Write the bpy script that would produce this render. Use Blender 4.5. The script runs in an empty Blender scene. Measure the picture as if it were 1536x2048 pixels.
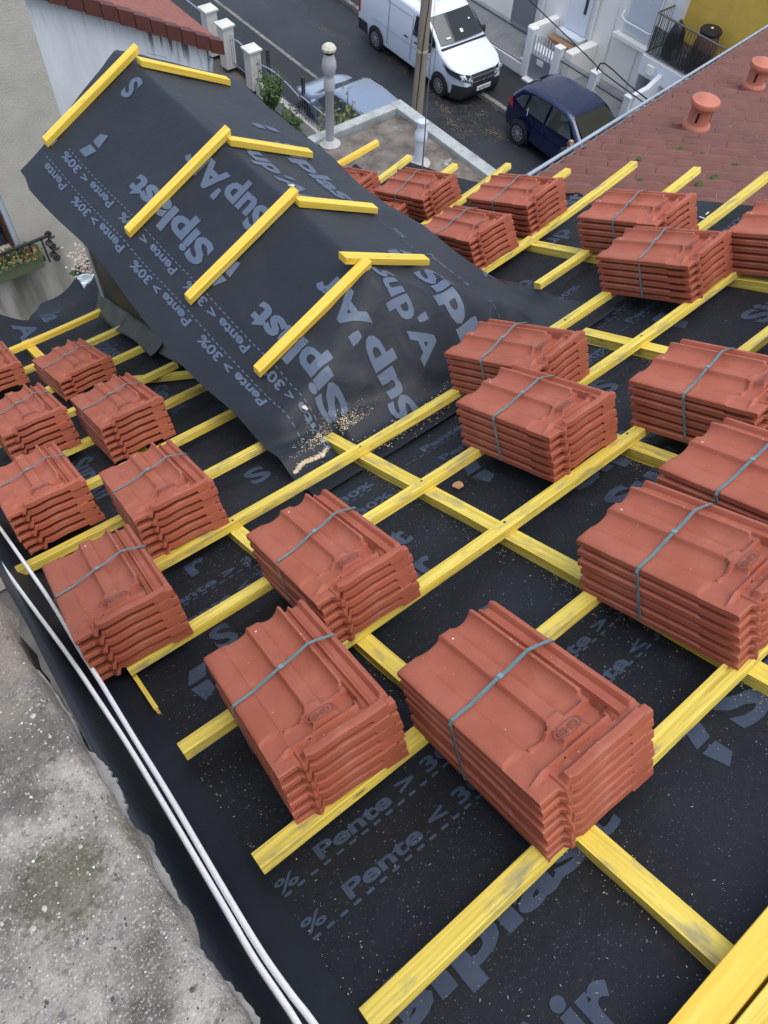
import bpy, bmesh, math, random
from mathutils import Vector, Matrix, noise
random.seed(7)
PI = math.pi
sc = bpy.context.scene
COL = sc.collection
# ------------------------------------------------------------------ camera
F = 1540.67
cam_d = bpy.data.cameras.new("camera"); cam = bpy.data.objects.new("camera", cam_d); COL.objects.link(cam)
cam_d.sensor_fit = 'VERTICAL'; cam_d.sensor_height = 24.0; cam_d.lens = 24.0*F/2048.0
cam_d.clip_start = 0.05; cam_d.clip_end = 500
RC = Matrix(((0.7783060, 0.5084984, -0.3683328), (-0.6259057, 0.6748748, -0.3908787), (0.0498174, 0.5347649, 0.8435311)))
CAM = Vector((-0.080452, 0.028724, 1.482873))
cam.matrix_world = Matrix.Translation(CAM) @ RC.to_4x4()
sc.camera = cam
# ------------------------------------------------------------------ world, sun, exposure (overcast morning)
w = bpy.data.worlds.new("World"); sc.world = w; w.use_nodes = True
nt = w.node_tree; bg = nt.nodes['Background']
sky = nt.nodes.new('ShaderNodeTexSky'); sky.sky_type = 'NISHITA'; sky.sun_disc = False
SUN_EL, SUN_AZ = 74.0, 165.0     # azimuth measured from +Y towards +X
sky.sun_elevation = math.radians(SUN_EL); sky.sun_rotation = math.radians(SUN_AZ)
sky.air_density = 1.0; sky.dust_density = 2.2; sky.ozone_density = 1.0
hs_ = nt.nodes.new('ShaderNodeHueSaturation'); hs_.inputs['Saturation'].default_value = 0.75      # thin overcast: paler sky
nt.links.new(sky.outputs[0], hs_.inputs['Color']); nt.links.new(hs_.outputs[0], bg.inputs[0]); bg.inputs[1].default_value = 0.15
sd = bpy.data.lights.new("sun", 'SUN'); sd.energy = 0.8; sd.angle = math.radians(60); sd.color = (1.0, 0.95, 0.88)
sun = bpy.data.objects.new("sun", sd); COL.objects.link(sun)
el, az = math.radians(SUN_EL), math.radians(SUN_AZ)
sdir = Vector((math.sin(az)*math.cos(el), math.cos(az)*math.cos(el), math.sin(el)))
sun.rotation_euler = sdir.to_track_quat('Z', 'Y').to_euler()
sc.view_settings.view_transform = 'Standard'; sc.view_settings.look = 'None'
sc.view_settings.exposure = 0.9; sc.view_settings.gamma = 1.0
# ------------------------------------------------------------------ roof frame: u along battens, v down the slope, w out of the roof
SL = math.radians(23.9); CS, SN = math.cos(SL), math.sin(SL)
Q = [0.0016616, -0.0470548, -0.0258878, 0.0093812, 0.0079181, 0.0028215, 0.0052212]   # the old roof sags a little
def sag(u, v):
    return Q[0]*u*u+Q[1]*u*v+Q[2]*v*v+Q[3]*u*u*v+Q[4]*u*v*v+Q[5]*u**3+Q[6]*v**3
def RW(u, v, wv=0.0):
    k = wv+sag(u, v)
    return Vector((u, CS*v+SN*k, -SN*v+CS*k))
RM = Matrix(((1, 0, 0), (0, CS, SN), (0, -SN, CS)))
def roof_z(x, y, wv):
    v = y/CS
    for _ in range(4):
        k = wv+sag(x, v); v = (y-SN*k)/CS
    return -SN*v+CS*k
# ------------------------------------------------------------------ helpers
def tag(o, label=None, cat=None, group=None, kind=None):
    if label: o['label'] = label
    if cat: o['category'] = cat
    if group: o['group'] = group
    if kind: o['kind'] = kind
    return o
def thing(name, label, cat, loc=(0, 0, 0), group=None, rot=None):
    o = bpy.data.objects.new(name, None); COL.objects.link(o); o.empty_display_size = 0.1
    m = Matrix.Translation(Vector(loc))
    if rot is not None: m = m @ rot.to_4x4()
    o.matrix_world = m
    return tag(o, label, cat, group)
def smooth(t): t = max(0.0, min(1.0, t)); return t*t*(3-2*t)
def lerp(a, b, t): return a+(b-a)*t
class MB:
    """collects faces of one mesh"""
    def __init__(s): s.v = []; s.f = []; s.uv = []
    def add(s, vs, fs, uvs=None):
        b = len(s.v); s.v += [tuple(p) for p in vs]
        for i, f in enumerate(fs):
            s.f.append(tuple(b+k for k in f)); s.uv.append(uvs[i] if uvs else None)
    def quad(s, a, b, c, d): s.add([a, b, c, d], [(0, 1, 2, 3)])
    def box(s, c, d, m=None):
        x, y, z = d[0]/2, d[1]/2, d[2]/2
        P = [Vector((i*x, j*y, k*z)) for k in (-1, 1) for j in (-1, 1) for i in (-1, 1)]
        if m is not None: P = [m @ p for p in P]
        P = [p+Vector(c) for p in P]
        s.add(P, [(0, 2, 3, 1), (4, 5, 7, 6), (0, 1, 5, 4), (2, 6, 7, 3), (0, 4, 6, 2), (1, 3, 7, 5)])
    def bx(s, x0, x1, y0, y1, z0, z1): s.box(((x0+x1)/2, (y0+y1)/2, (z0+z1)/2), (abs(x1-x0), abs(y1-y0), abs(z1-z0)))
    def tube(s, pts, r, n=8, cap=True):
        pts = [Vector(p) for p in pts]; rings = []; up = None
        for i, p in enumerate(pts):
            t = (pts[min(i+1, len(pts)-1)]-pts[max(i-1, 0)]).normalized()
            if up is None: up = t.orthogonal().normalized()
            up = (up-t*up.dot(t)).normalized(); sd_ = t.cross(up)
            rr = r[i] if isinstance(r, (list, tuple)) else r
            rings.append([p+(up*math.cos(2*PI*k/n)+sd_*math.sin(2*PI*k/n))*rr for k in range(n)])
        vs = [q for rg in rings for q in rg]; fs = []
        for i in range(len(pts)-1):
            for k in range(n):
                k2 = (k+1) % n; fs.append((i*n+k, i*n+k2, (i+1)*n+k2, (i+1)*n+k))
        if cap: fs.append(tuple(range(n-1, -1, -1))); fs.append(tuple((len(pts)-1)*n+k for k in range(n)))
        s.add(vs, fs)
    def lathe(s, prof, c=(0, 0, 0), n=20, m=None):
        vs = []; fs = []
        for r, z in prof:
            for k in range(n):
                p = Vector((r*math.cos(2*PI*k/n), r*math.sin(2*PI*k/n), z))
                if m is not None: p = m @ p
                vs.append(p+Vector(c))
        for i in range(len(prof)-1):
            for k in range(n):
                k2 = (k+1) % n; fs.append((i*n+k, i*n+k2, (i+1)*n+k2, (i+1)*n+k))
        fs.append(tuple(range(n-1, -1, -1))); fs.append(tuple((len(prof)-1)*n+k for k in range(n)))
        s.add(vs, fs)
    def grid(s, fn, us, vs, uv=False):
        P = [fn(u, v) for v in vs for u in us]; n = len(us); fs = []; uvs = []
        for j in range(len(vs)-1):
            for i in range(n-1):
                fs.append((j*n+i, j*n+i+1, (j+1)*n+i+1, (j+1)*n+i))
                uvs.append([(us[i], vs[j]), (us[i+1], vs[j]), (us[i+1], vs[j+1]), (us[i], vs[j+1])])
        s.add(P, fs, uvs if uv else None)
    def prism(s, poly, h, m):
        """poly (x,y) extruded 0..h in z, placed by 4x4 m"""
        n = len(poly)
        vs = [m @ Vector((x, y, 0)) for x, y in poly]+[m @ Vector((x, y, h)) for x, y in poly]
        s.add(vs, [tuple(range(n-1, -1, -1)), tuple(range(n, 2*n))]+[(i, (i+1) % n, n+(i+1) % n, n+i) for i in range(n)])
    def build(s, name, mat, parent=None, sm=None, bevel=None, world=None):
        me = bpy.data.meshes.new(name); me.from_pydata(s.v, [], s.f)
        if any(u is not None for u in s.uv):
            l = me.uv_layers.new(name="UVMap"); i = 0
            for f, u in zip(s.f, s.uv):
                for k in range(len(f)):
                    l.data[i].uv = u[k] if u else (0, 0); i += 1
        bm = bmesh.new(); bm.from_mesh(me)
        bmesh.ops.recalc_face_normals(bm, faces=bm.faces)
        if bevel:
            ed = [e for e in bm.edges if len(e.link_faces) == 2 and e.calc_face_angle(0) > 0.5]
            bmesh.ops.bevel(bm, geom=ed, offset=bevel, segments=2, profile=0.6, affect='EDGES')
        bm.to_mesh(me); bm.free()
        if mat is not None:
            for m in (mat if isinstance(mat, list) else [mat]): me.materials.append(m)
        if sm is not None:
            for p in me.polygons: p.use_smooth = True
            me.set_sharp_from_angle(angle=math.radians(sm))
        o = bpy.data.objects.new(name, me); COL.objects.link(o)
        if parent is not None: o.parent = parent      # vertices are in the parent's own frame
        if world is not None: o.matrix_world = world
        return o
def flip_up(o, up=Vector((0, 0, 1))):
    me = o.data
    if sum((p.normal.dot(up))*p.area for p in me.polygons) < 0:
        me.flip_normals()
    return o
# ------------------------------------------------------------------ materials
def mat(name, col, rough=0.7, var=0.0, scale=8.0, bump=0.0, bscale=60.0, metal=0.0, col2=None, spec=0.5, detail=6, space='Object', stretch=None, coat=0.0, bdist=0.01):
    m = bpy.data.materials.new(name); m.use_nodes = True; t = m.node_tree; b = t.nodes['Principled BSDF']
    b.inputs['Base Color'].default_value = (*col, 1); b.inputs['Roughness'].default_value = rough
    b.inputs['Metallic'].default_value = metal; b.inputs['Specular IOR Level'].default_value = spec
    if coat: b.inputs['Coat Weight'].default_value = coat; b.inputs['Coat Roughness'].default_value = 0.08
    tc = t.nodes.new('ShaderNodeTexCoord'); mp = t.nodes.new('ShaderNodeMapping'); t.links.new(tc.outputs[space], mp.inputs[0])
    if stretch: mp.inputs['Scale'].default_value = stretch
    if var or col2:
        n = t.nodes.new('ShaderNodeTexNoise'); n.inputs['Scale'].default_value = scale; n.inputs['Detail'].default_value = detail
        n.inputs['Roughness'].default_value = 0.62
        t.links.new(mp.outputs[0], n.inputs['Vector'])
        r = t.nodes.new('ShaderNodeValToRGB'); t.links.new(n.outputs['Fac'], r.inputs[0])
        c2 = col2 or tuple(min(1, c*(1+var)) for c in col); c1 = col if col2 else tuple(c*(1-var) for c in col)
        r.color_ramp.elements[0].position = 0.32; r.color_ramp.elements[1].position = 0.68
        r.color_ramp.elements[0].color = (*c1, 1); r.color_ramp.elements[1].color = (*c2, 1)
        t.links.new(r.outputs[0], b.inputs['Base Color'])
        m['ramp'] = r.name
    if bump:
        n2 = t.nodes.new('ShaderNodeTexNoise'); n2.inputs['Scale'].default_value = bscale; n2.inputs['Detail'].default_value = 5
        t.links.new(mp.outputs[0], n2.inputs['Vector'])
        bp = t.nodes.new('ShaderNodeBump'); bp.inputs['Strength'].default_value = bump; bp.inputs['Distance'].default_value = bdist
        t.links.new(n2.outputs['Fac'], bp.inputs['Height']); t.links.new(bp.outputs[0], b.inputs['Normal'])
    return m
def mix_layer(m, col, scale, lo, hi, detail=6, space='Object', stretch=None, kind='noise', invert=False, rough=None, strength=1.0):
    """lay a second colour over the material where a noise passes a threshold (dirt, chips, moss)"""
    t = m.node_tree; b = t.nodes['Principled BSDF']
    tc = t.nodes.new('ShaderNodeTexCoord'); mp = t.nodes.new('ShaderNodeMapping'); t.links.new(tc.outputs[space], mp.inputs[0])
    if stretch: mp.inputs['Scale'].default_value = stretch
    if kind == 'noise':
        n = t.nodes.new('ShaderNodeTexNoise'); n.inputs['Scale'].default_value = scale; n.inputs['Detail'].default_value = detail; n.inputs['Roughness'].default_value = 0.65; out = n.outputs['Fac']
    else:
        n = t.nodes.new('ShaderNodeTexVoronoi'); n.inputs['Scale'].default_value = scale; out = n.outputs['Distance']
    t.links.new(mp.outputs[0], n.inputs['Vector'])
    mr = t.nodes.new('ShaderNodeMapRange'); mr.inputs['From Min'].default_value = lo; mr.inputs['From Max'].default_value = hi
    mr.inputs['To Min'].default_value = 0; mr.inputs['To Max'].default_value = strength
    t.links.new(out, mr.inputs['Value'])
    mx = t.nodes.new('ShaderNodeMix'); mx.data_type = 'RGBA'
    old = b.inputs['Base Color'].links
    if old: t.links.new(old[0].from_socket, mx.inputs['A'])
    else: mx.inputs['A'].default_value = b.inputs['Base Color'].default_value
    mx.inputs['B'].default_value = (*col, 1); t.links.new(mr.outputs[0], mx.inputs['Factor'])
    t.links.new(mx.outputs['Result'], b.inputs['Base Color'])
    return m
def stain(m, col, scale, stretch, lo, hi, box, feather, strength=0.8, skew=0.0):
    """weather stain with its own place on the wall: box (x0,x1,z0,z1) in the thing's frame"""
    t = m.node_tree; b = t.nodes['Principled BSDF']
    def N(op, a, c=None):
        n = t.nodes.new('ShaderNodeMath'); n.operation = op
        for i, v in enumerate((a, c)):
            if v is None: continue
            if isinstance(v, (int, float)): n.inputs[i].default_value = v
            else: t.links.new(v, n.inputs[i])
        return n.outputs[0]
    def MR(v, a, c):
        n = t.nodes.new('ShaderNodeMapRange'); n.interpolation_type = 'SMOOTHSTEP'; t.links.new(v, n.inputs['Value']); n.inputs['From Min'].default_value = a; n.inputs['From Max'].default_value = c; return n.outputs[0]
    tc = t.nodes.new('ShaderNodeTexCoord'); sp = t.nodes.new('ShaderNodeSeparateXYZ'); t.links.new(tc.outputs['Object'], sp.inputs[0])
    x, z = sp.outputs['X'], N('ADD', sp.outputs['Z'], N('MULTIPLY', sp.outputs['X'], skew))
    mp = t.nodes.new('ShaderNodeMapping'); mp.inputs['Scale'].default_value = stretch; t.links.new(tc.outputs['Object'], mp.inputs[0])
    n = t.nodes.new('ShaderNodeTexNoise'); n.inputs['Scale'].default_value = scale; n.inputs['Detail'].default_value = 8; t.links.new(mp.outputs[0], n.inputs['Vector'])
    f = MR(n.outputs['Fac'], lo, hi)
    x0, x1, z0, z1 = box
    for e in (MR(x, x0, x0+feather), MR(x, x1+feather, x1), MR(z, z0, z0+(z1-z0)*.85), MR(z, z1+.03, z1)): f = N('MULTIPLY', f, e)
    f = N('MULTIPLY', f, strength)
    mx = t.nodes.new('ShaderNodeMix'); mx.data_type = 'RGBA'; old = b.inputs['Base Color'].links
    t.links.new(old[0].from_socket, mx.inputs['A']); mx.inputs['B'].default_value = (*col, 1); t.links.new(f, mx.inputs['Factor'])
    t.links.new(mx.outputs['Result'], b.inputs['Base Color']); return m
def spot(m, col, c, r, scale, lo, hi, strength=.85):
    """one patch (moss, stain) round a point of the thing"""
    t = m.node_tree; b = t.nodes['Principled BSDF']; tc = t.nodes.new('ShaderNodeTexCoord')
    d = t.nodes.new('ShaderNodeVectorMath'); d.operation = 'DISTANCE'; d.inputs[1].default_value = c; t.links.new(tc.outputs['Object'], d.inputs[0])
    a = t.nodes.new('ShaderNodeMapRange'); a.inputs['From Min'].default_value = r; a.inputs['From Max'].default_value = r*.2; a.inputs['To Max'].default_value = .5; t.links.new(d.outputs['Value'], a.inputs['Value'])
    n = t.nodes.new('ShaderNodeTexNoise'); n.inputs['Scale'].default_value = scale; n.inputs['Detail'].default_value = 14; n.inputs['Roughness'].default_value = .7; t.links.new(tc.outputs['Object'], n.inputs['Vector'])
    ad = t.nodes.new('ShaderNodeMath'); ad.operation = 'ADD'; t.links.new(a.outputs[0], ad.inputs[0]); t.links.new(n.outputs['Fac'], ad.inputs[1])
    q = t.nodes.new('ShaderNodeMapRange'); q.inputs['From Min'].default_value = lo; q.inputs['From Max'].default_value = hi; q.inputs['To Max'].default_value = strength; t.links.new(ad.outputs[0], q.inputs['Value'])
    mx = t.nodes.new('ShaderNodeMix'); mx.data_type = 'RGBA'; t.links.new(b.inputs['Base Color'].links[0].from_socket, mx.inputs['A']); mx.inputs['B'].default_value = (*col, 1)
    t.links.new(q.outputs[0], mx.inputs['Factor']); t.links.new(mx.outputs['Result'], b.inputs['Base Color']); return m
def rand_tint(m, amount=0.12):
    t = m.node_tree; b = t.nodes['Principled BSDF']; oi = t.nodes.new('ShaderNodeObjectInfo')
    mr = t.nodes.new('ShaderNodeMapRange'); mr.inputs['To Min'].default_value = 1-amount; mr.inputs['To Max'].default_value = 1+amount
    t.links.new(oi.outputs['Random'], mr.inputs['Value'])
    hs = t.nodes.new('ShaderNodeHueSaturation'); t.links.new(mr.outputs[0], hs.inputs['Value'])
    old = b.inputs['Base Color'].links
    if old: t.links.new(old[0].from_socket, hs.inputs['Color'])
    else: hs.inputs['Color'].default_value = b.inputs['Base Color'].default_value
    t.links.new(hs.outputs[0], b.inputs['Base Color']); return m
M = {}
M['clay'] = mat('clay', (0.315, 0.076, 0.036), 0.6, bump=0.35, bscale=300, bdist=0.002, col2=(0.40, 0.115, 0.064), scale=7, detail=9)
mix_layer(M['clay'], (0.22, 0.075, 0.055), 5, 0.58, 0.8, strength=0.55)
mix_layer(M['clay'], (0.62, 0.44, 0.38), 120, 0.765, 0.785, detail=1, strength=0.7)
mix_layer(M['clay'], (0.50, 0.24, 0.17), 16, 0.56, 0.82, detail=14, strength=0.45)
mix_layer(M['clay'], (0.20, 0.06, 0.04), 38, 0.60, 0.80, detail=10, strength=0.4)
rand_tint(M['clay'], 0.10)
M['wood'] = mat('treated_pine', (0.62, 0.43, 0.035), 0.62, col2=(0.86, 0.71, 0.15), scale=1.0, detail=9, space='UV', stretch=(2.5, 95, 1), bump=0.5, bscale=1.3, bdist=0.003)
mix_layer(M['wood'], (0.30, 0.17, 0.025), 1.0, 0.55, 0.66, space='UV', stretch=(2.0, 60, 1), strength=0.55)
mix_layer(M['wood'], (0.30, 0.27, 0.15), 1.0, 0.52, 0.66, space='UV', stretch=(8, 26, 1), strength=0.8, detail=10)
mix_layer(M['wood'], (0.22, 0.11, 0.03), 1.0, 0.10, 0.04, space='UV', stretch=(4.3, 16, 1), kind='v', strength=0.85)
rand_tint(M['wood'], 0.06)
M['wood_fresh'] = mat('fresh_pine', (0.72, 0.45, 0.03), 0.55, col2=(0.86, 0.64, 0.11), scale=1.0, detail=7, space='UV', stretch=(2.2, 55, 1), bump=0.2, bscale=1.0, bdist=0.002)
mix_layer(M['wood_fresh'], (0.55, 0.27, 0.05), 1.0, 0.60, 0.72, space='UV', stretch=(1.5, 40, 1), strength=0.6)
mix_layer(M['wood_fresh'], (0.30, 0.13, 0.03), 1.0, 0.06, 0.02, space='UV', stretch=(3.3, 12, 1), kind='v', strength=0.8)
rand_tint(M['wood_fresh'], 0.05)
def membrane_mat(name, c1, c2, rough):
    m = mat(name, c1, rough, col2=c2, scale=2.2, detail=8)
    t = m.node_tree; b = t.nodes['Principled BSDF']
    b.inputs['Specular IOR Level'].default_value = 0.32; b.inputs['Sheen Weight'].default_value = 0.06; b.inputs['Sheen Roughness'].default_value = 0.5; b.inputs['Sheen Tint'].default_value = (0.6, 0.75, 1, 1)
    tc = t.nodes.new('ShaderNodeTexCoord')
    n1 = t.nodes.new('ShaderNodeTexNoise'); n1.inputs['Scale'].default_value = 7; n1.inputs['Detail'].default_value = 4
    v = t.nodes.new('ShaderNodeTexVoronoi'); v.inputs['Scale'].default_value = 500
    t.links.new(tc.outputs['Object'], n1.inputs['Vector']); t.links.new(tc.outputs['Object'], v.inputs['Vector'])
    b1 = t.nodes.new('ShaderNodeBump'); b1.inputs['Strength'].default_value = 0.5; b1.inputs['Distance'].default_value = 0.02
    b2 = t.nodes.new('ShaderNodeBump'); b2.inputs['Strength'].default_value = 0.35; b2.inputs['Distance'].default_value = 0.001
    t.links.new(n1.outputs['Fac'], b1.inputs['Height']); t.links.new(v.outputs['Distance'], b2.inputs['Height'])
    t.links.new(b1.outputs[0], b2.inputs['Normal']); t.links.new(b2.outputs[0], b.inputs['Normal'])
    return m
M['memb'] = membrane_mat('dusty_black_membrane', (0.0045, 0.0055, 0.0078), (0.010, 0.0122, 0.0165), 0.6)
mix_layer(M['memb'], (0.20, 0.21, 0.22), 260, 0.66, 0.72, detail=2, strength=0.6)
mix_layer(M['memb'], (0.045, 0.05, 0.052), 6, 0.60, 0.85, detail=12, strength=0.4)
M['memb2'] = membrane_mat('clean_charcoal_membrane', (0.0125, 0.0155, 0.0205), (0.018, 0.022, 0.0285), 0.5)
M['memb3'] = membrane_mat('smooth_black_membrane', (0.004, 0.0055, 0.008), (0.010, 0.013, 0.018), 0.5)
M['print'] = mat('blue_grey_print', (0.028, 0.042, 0.070), 0.6, col2=(0.050, 0.072, 0.115), scale=9, detail=8)
M['print2'] = mat('blue_print', (0.07, 0.096, 0.143), 0.5, col2=(0.09, 0.122, 0.175), scale=6)
M['strap'] = mat('teal_strap', (0.115, 0.195, 0.205), 0.3, var=0.15, scale=30)
M['seal'] = mat('strap_seal', (0.15, 0.29, 0.33), 0.4)
M['cable'] = mat('white_cable', (0.93, 0.93, 0.91), 0.4, var=0.04, scale=25)
M['dust'] = mat('sawdust', (0.62, 0.52, 0.33), 0.9, var=0.25, scale=50)
M['fibre'] = mat('pale_fibre', (0.30, 0.31, 0.31), 0.8)
# ------------------------------------------------------------------ printed lettering
def text_mesh(s, size, sx=1.0, bold=0.02, sub=0.03):
    cu = bpy.data.curves.new('t', 'FONT'); cu.body = s; cu.size = 1.0; cu.offset = bold; cu.fill_mode = 'FRONT'; cu.resolution_u = 3
    o = bpy.data.objects.new('t', cu); COL.objects.link(o)
    bpy.context.view_layer.update()
    me = bpy.data.meshes.new_from_object(o.evaluated_get(bpy.context.evaluated_depsgraph_get()))
    bpy.data.objects.remove(o); bpy.data.curves.remove(cu)
    bm = bmesh.new(); bm.from_mesh(me); bpy.data.meshes.remove(me)
    for v in bm.verts: v.co = Vector((v.co.x*size*sx, v.co.y*size, 0))
    bmesh.ops.triangulate(bm, faces=bm.faces)
    for _ in range(5):
        ed = [e for e in bm.edges if e.calc_length() > sub]
        if not ed: break
        bmesh.ops.subdivide_edges(bm, edges=ed, cuts=1)
        bmesh.ops.triangulate(bm, faces=[f for f in bm.faces if len(f.verts) > 3])
    bm.verts.ensure_lookup_table()
    vs = [v.co.copy() for v in bm.verts]; fs = [tuple(v.index for v in f.verts) for f in bm.faces]; bm.free()
    return vs, fs
class Prints:
    """every printed word, mark and dashed line becomes a part of the sheet it is printed on"""
    def __init__(s): s.parts = []
    def new(s, nm): s.parts.append((nm, MB())); return s.parts[-1][1]
    def build(s, m, parent):
        for nm, p in s.parts:
            if p.v: p.build(nm, m, parent=parent)
def put_text(pr_, s, size, fn, x0, y0, dx, dy, sx=1.0, bold=0.02, wd=None):
    """lay text on the surface fn(a,b); x0,y0 start in surface coordinates, dx,dy the reading and up directions"""
    mb = pr_.new('printed_word')
    vs, fs = text_mesh(s, size, sx, bold)
    if wd:
        k = wd/max(p.x for p in vs); vs, fs = text_mesh(s, size, sx*k, bold)
    mb.add([fn(x0+p.x*dx[0]+p.y*dy[0], y0+p.x*dx[1]+p.y*dy[1]) for p in vs], fs)
def put_poly(mb, pts, fn, x0, y0, dx, dy):
    # small quad patch, subdivided 4x4
    a, b, c, d = [Vector((p[0], p[1])) for p in pts]
    g = []
    for j in range(4):
        for i in range(4):
            s, t_ = i/3, j/3; p = a.lerp(b, s).lerp(d.lerp(c, s), t_)
            g.append(fn(x0+p.x*dx[0]+p.y*dy[0], y0+p.x*dx[1]+p.y*dy[1]))
    mb.add(g, [(j*4+i, j*4+i+1, j*4+i+5, j*4+i+4) for j in range(3) for i in range(3)])
def dashes(pr_, fn, x0, y0, dx, dy, n, pitch=0.031, ln=0.017, h=0.0065):
    mb = pr_.new('printed_dashes')
    for i in range(n):
        a = i*pitch; put_poly(mb, [(a, 0), (a+ln, 0), (a+ln, h), (a, h)], fn, x0, y0, dx, dy)
def logo_mark(pr_, fn, x0, y0, dx, dy, s=0.1):
    mb = pr_.new('printed_arrow')
    k = s
    put_poly(mb, [(0, 0), (0.42*k, 0), (0.62*k, 0.42*k), (0.2*k, 0.42*k)], fn, x0, y0, dx, dy)
    put_poly(mb, [(0.0*k, -0.12*k), (0.42*k, -0.12*k), (0.42*k, -0.5*k), (0.1*k, -0.66*k)], fn, x0, y0, dx, dy)
# ------------------------------------------------------------------ main roof sheet
WM = -0.063
def wm(u, v):
    n = noise.noise(Vector((u*2.3, v*2.3, 3.1)))*0.006+noise.noise(Vector((u*9, v*9, 1.1)))*0.0015
    hump = 0
    if v > 4.02 and u < 1.3:
        hump = smooth((v-4.02)/0.35)*(0.06+0.07*noise.noise(Vector((u*3.1, v*2.0, 8)))+0.05*math.sin(u*5+v*3))
    return WM+n-0.008*abs(math.sin(PI*(u-0.43)/0.515))+hump
def roof_sheet(u, v): return RW(u, v, wm(u, v))
mb = MB()
us = [-0.085+i*(3.13+0.085)/110 for i in range(111)]; vs = [-0.75+i*5.33/170 for i in range(171)]
def rs(u, v):
    if u > 2.75: v = min(v, lerp(4.1, 3.62, smooth((u-2.78)/.1)))
    if v > 4.0:
        e = 4.36+0.10*math.sin(u*7)+0.16*noise.noise(Vector((u*3, 0.3, 0)))+(0.22 if 0.55 < u < 0.95 else 0)*smooth((u-0.5)/0.2)
        if u > 1.4: e = lerp(4.2, 3.98, smooth((u-2.0)/.3))+.05*noise.noise(Vector((u*5, 0, 0)))
        v2 = 4.0+(v-4.0)*(e-4.0)/0.58
        return roof_sheet(u, v2)
    if u > 2.6:
        um = lerp(3.135, 2.965, smooth((v-1.6)/.6))+.012*noise.noise(Vector((v*3, 1, 1)))
        u = 2.6+(u-2.6)*(um-2.6)/(3.13-2.6)
    return roof_sheet(u+(0.0*noise.noise(Vector((v*3, 1, 1))) if u > 3.12 else 0), v)
mb.grid(rs, us, vs)
membrane = mb.build('roof_membrane', M['memb'], sm=60); flip_up(membrane)
tag(membrane, 'black printed roofing underlay stretched over the big roof slope under the battens', 'roof membrane')
def on_roof(dz=0.0016): return lambda u, v: RW(u, v, wm(u, v)+dz)
fr = on_roof()
pt = Prints(); X, Y = (1, 0), (0, 1); NX, NY = (-1, 0), (0, -1)
def pente(fn, x0, y0, dx, dy, s='Pente > 30%', h=0.048, n=15, mbx=None, sx=1.36, start=-0.09):
    mbx = mbx or pt
    put_text(mbx, s, h, fn, x0, y0, dx, dy, sx=sx, bold=0.03, wd=.415*len(s)/11)
    dashes(mbx, fn, x0+start*dx[0]-0.016*dy[0], y0+start*dx[1]-0.016*dy[1], dx, dy, n)
# first roll
for (uu, vv, s) in [(-0.066, 0.285, '%'), (-0.066, 0.185, '%')]:
    put_text(pt, s, 0.042, fr, uu, vv, X, Y, bold=0.02, wd=.048)
pente(fr, 0.03, 0.29, X, Y, 'Pente > 30%', n=44)
pente(fr, 0.03, 0.185, X, Y, 'Pente < 30%', n=44)
pente(fr, 0.63, 0.283, X, Y, 'Pente > 30%', n=0); pente(fr, 0.63, 0.175, X, Y, 'Pente < 30%', n=0)
pente(fr, 1.25, 0.283, X, Y, 'Pente > 30%', n=30); pente(fr, 1.25, 0.175, X, Y, 'Pente < 30%', n=30)
# second roll
for k, u0 in enumerate((0.09, 0.47, 1.11, 1.55)):
    pente(fr, u0, 1.26+0.012*k, X, Y, 'Pente > 30%', n=16); pente(fr, u0, 1.155+0.012*k, X, Y, 'Pente < 30%', n=16)
for k, u0 in enumerate((2.13, 2.62)):
    pente(fr, u0, 1.352, X, Y, 'Pente > 30%', n=16, h=0.045, start=-0.13); pente(fr, u0+0.015, 1.252, X, Y, 'Pente < 30%', n=16, h=0.045, start=-0.13)
pente(fr, 2.02, 1.655, X, Y, 'te > 30%', n=12)
# big words
def words(fn, x0, y0, dx, dy, mbx, a='Siplast', b="Sup'Air", s=0.13, gap=0.175, mark=True, sx=1.08):
    if a: put_text(mbx, a, s, fn, x0, y0, dx, dy, bold=0.04, wd=.58)
    if b: put_text(mbx, b, s, fn, x0-gap*dy[0], y0-gap*dy[1], dx, dy, bold=0.04, wd=.57)
    if mark: logo_mark(mbx, fn, x0-0.10*dx[0]+0.04*dy[0], y0-0.10*dx[1]+0.04*dy[1], dx, dy, 0.1)
put_text(pt, 'Siplast', .115, fr, -.05, -.055, X, Y, bold=.035, wd=.56)
put_text(pt, "Sup'Air", 0.15, fr, -0.17, -0.275, X, Y, sx=1.0, bold=0.035)
logo_mark(pt, fr, -0.02, 0.0, X, Y, 0.07)
words(fr, 0.83, -0.10, X, Y, pt, s=0.14)
put_text(pt, "s", 0.16, fr, 0.69, 0.485, X, Y, sx=1.08, bold=0.035)
put_text(pt, "Siplast", 0.13, fr, 0.44, 0.94, X, Y, sx=1.05, bold=0.035)
put_text(pt, "Sup'Air", 0.13, fr, 0.36, 0.79, X, Y, sx=1.05, bold=0.035)
logo_mark(pt, fr, 0.03, 0.93, X, Y, 0.12)
put_text(pt, "S", 0.14, fr, 0.15, 0.98, X, Y, sx=1.0, bold=0.035)
put_text(pt, "r", 0.14, fr, 0.225, 1.36, X, Y, sx=1.2, bold=0.035)
logo_mark(pt, fr, 1.10, 1.04, X, Y, 0.13)
words(fr, 1.24, 0.70, X, Y, pt, s=0.14, mark=False)
put_text(pt, "S", 0.14, fr, 1.70, 0.985, X, Y, sx=1.08, bold=0.035)
logo_mark(pt, fr, 2.17, 1.13, X, Y, 0.15)
put_text(pt, "Siplast", 0.15, fr, 2.31, 0.80, X, Y, sx=1.1, bold=0.035)
put_text(pt, "Sip", 0.15, fr, 2.10, 1.90, X, Y, sx=1.1, bold=0.035)
put_text(pt, "Sup", 0.15, fr, 2.50, 2.08, X, Y, sx=1.1, bold=0.035)
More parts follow.
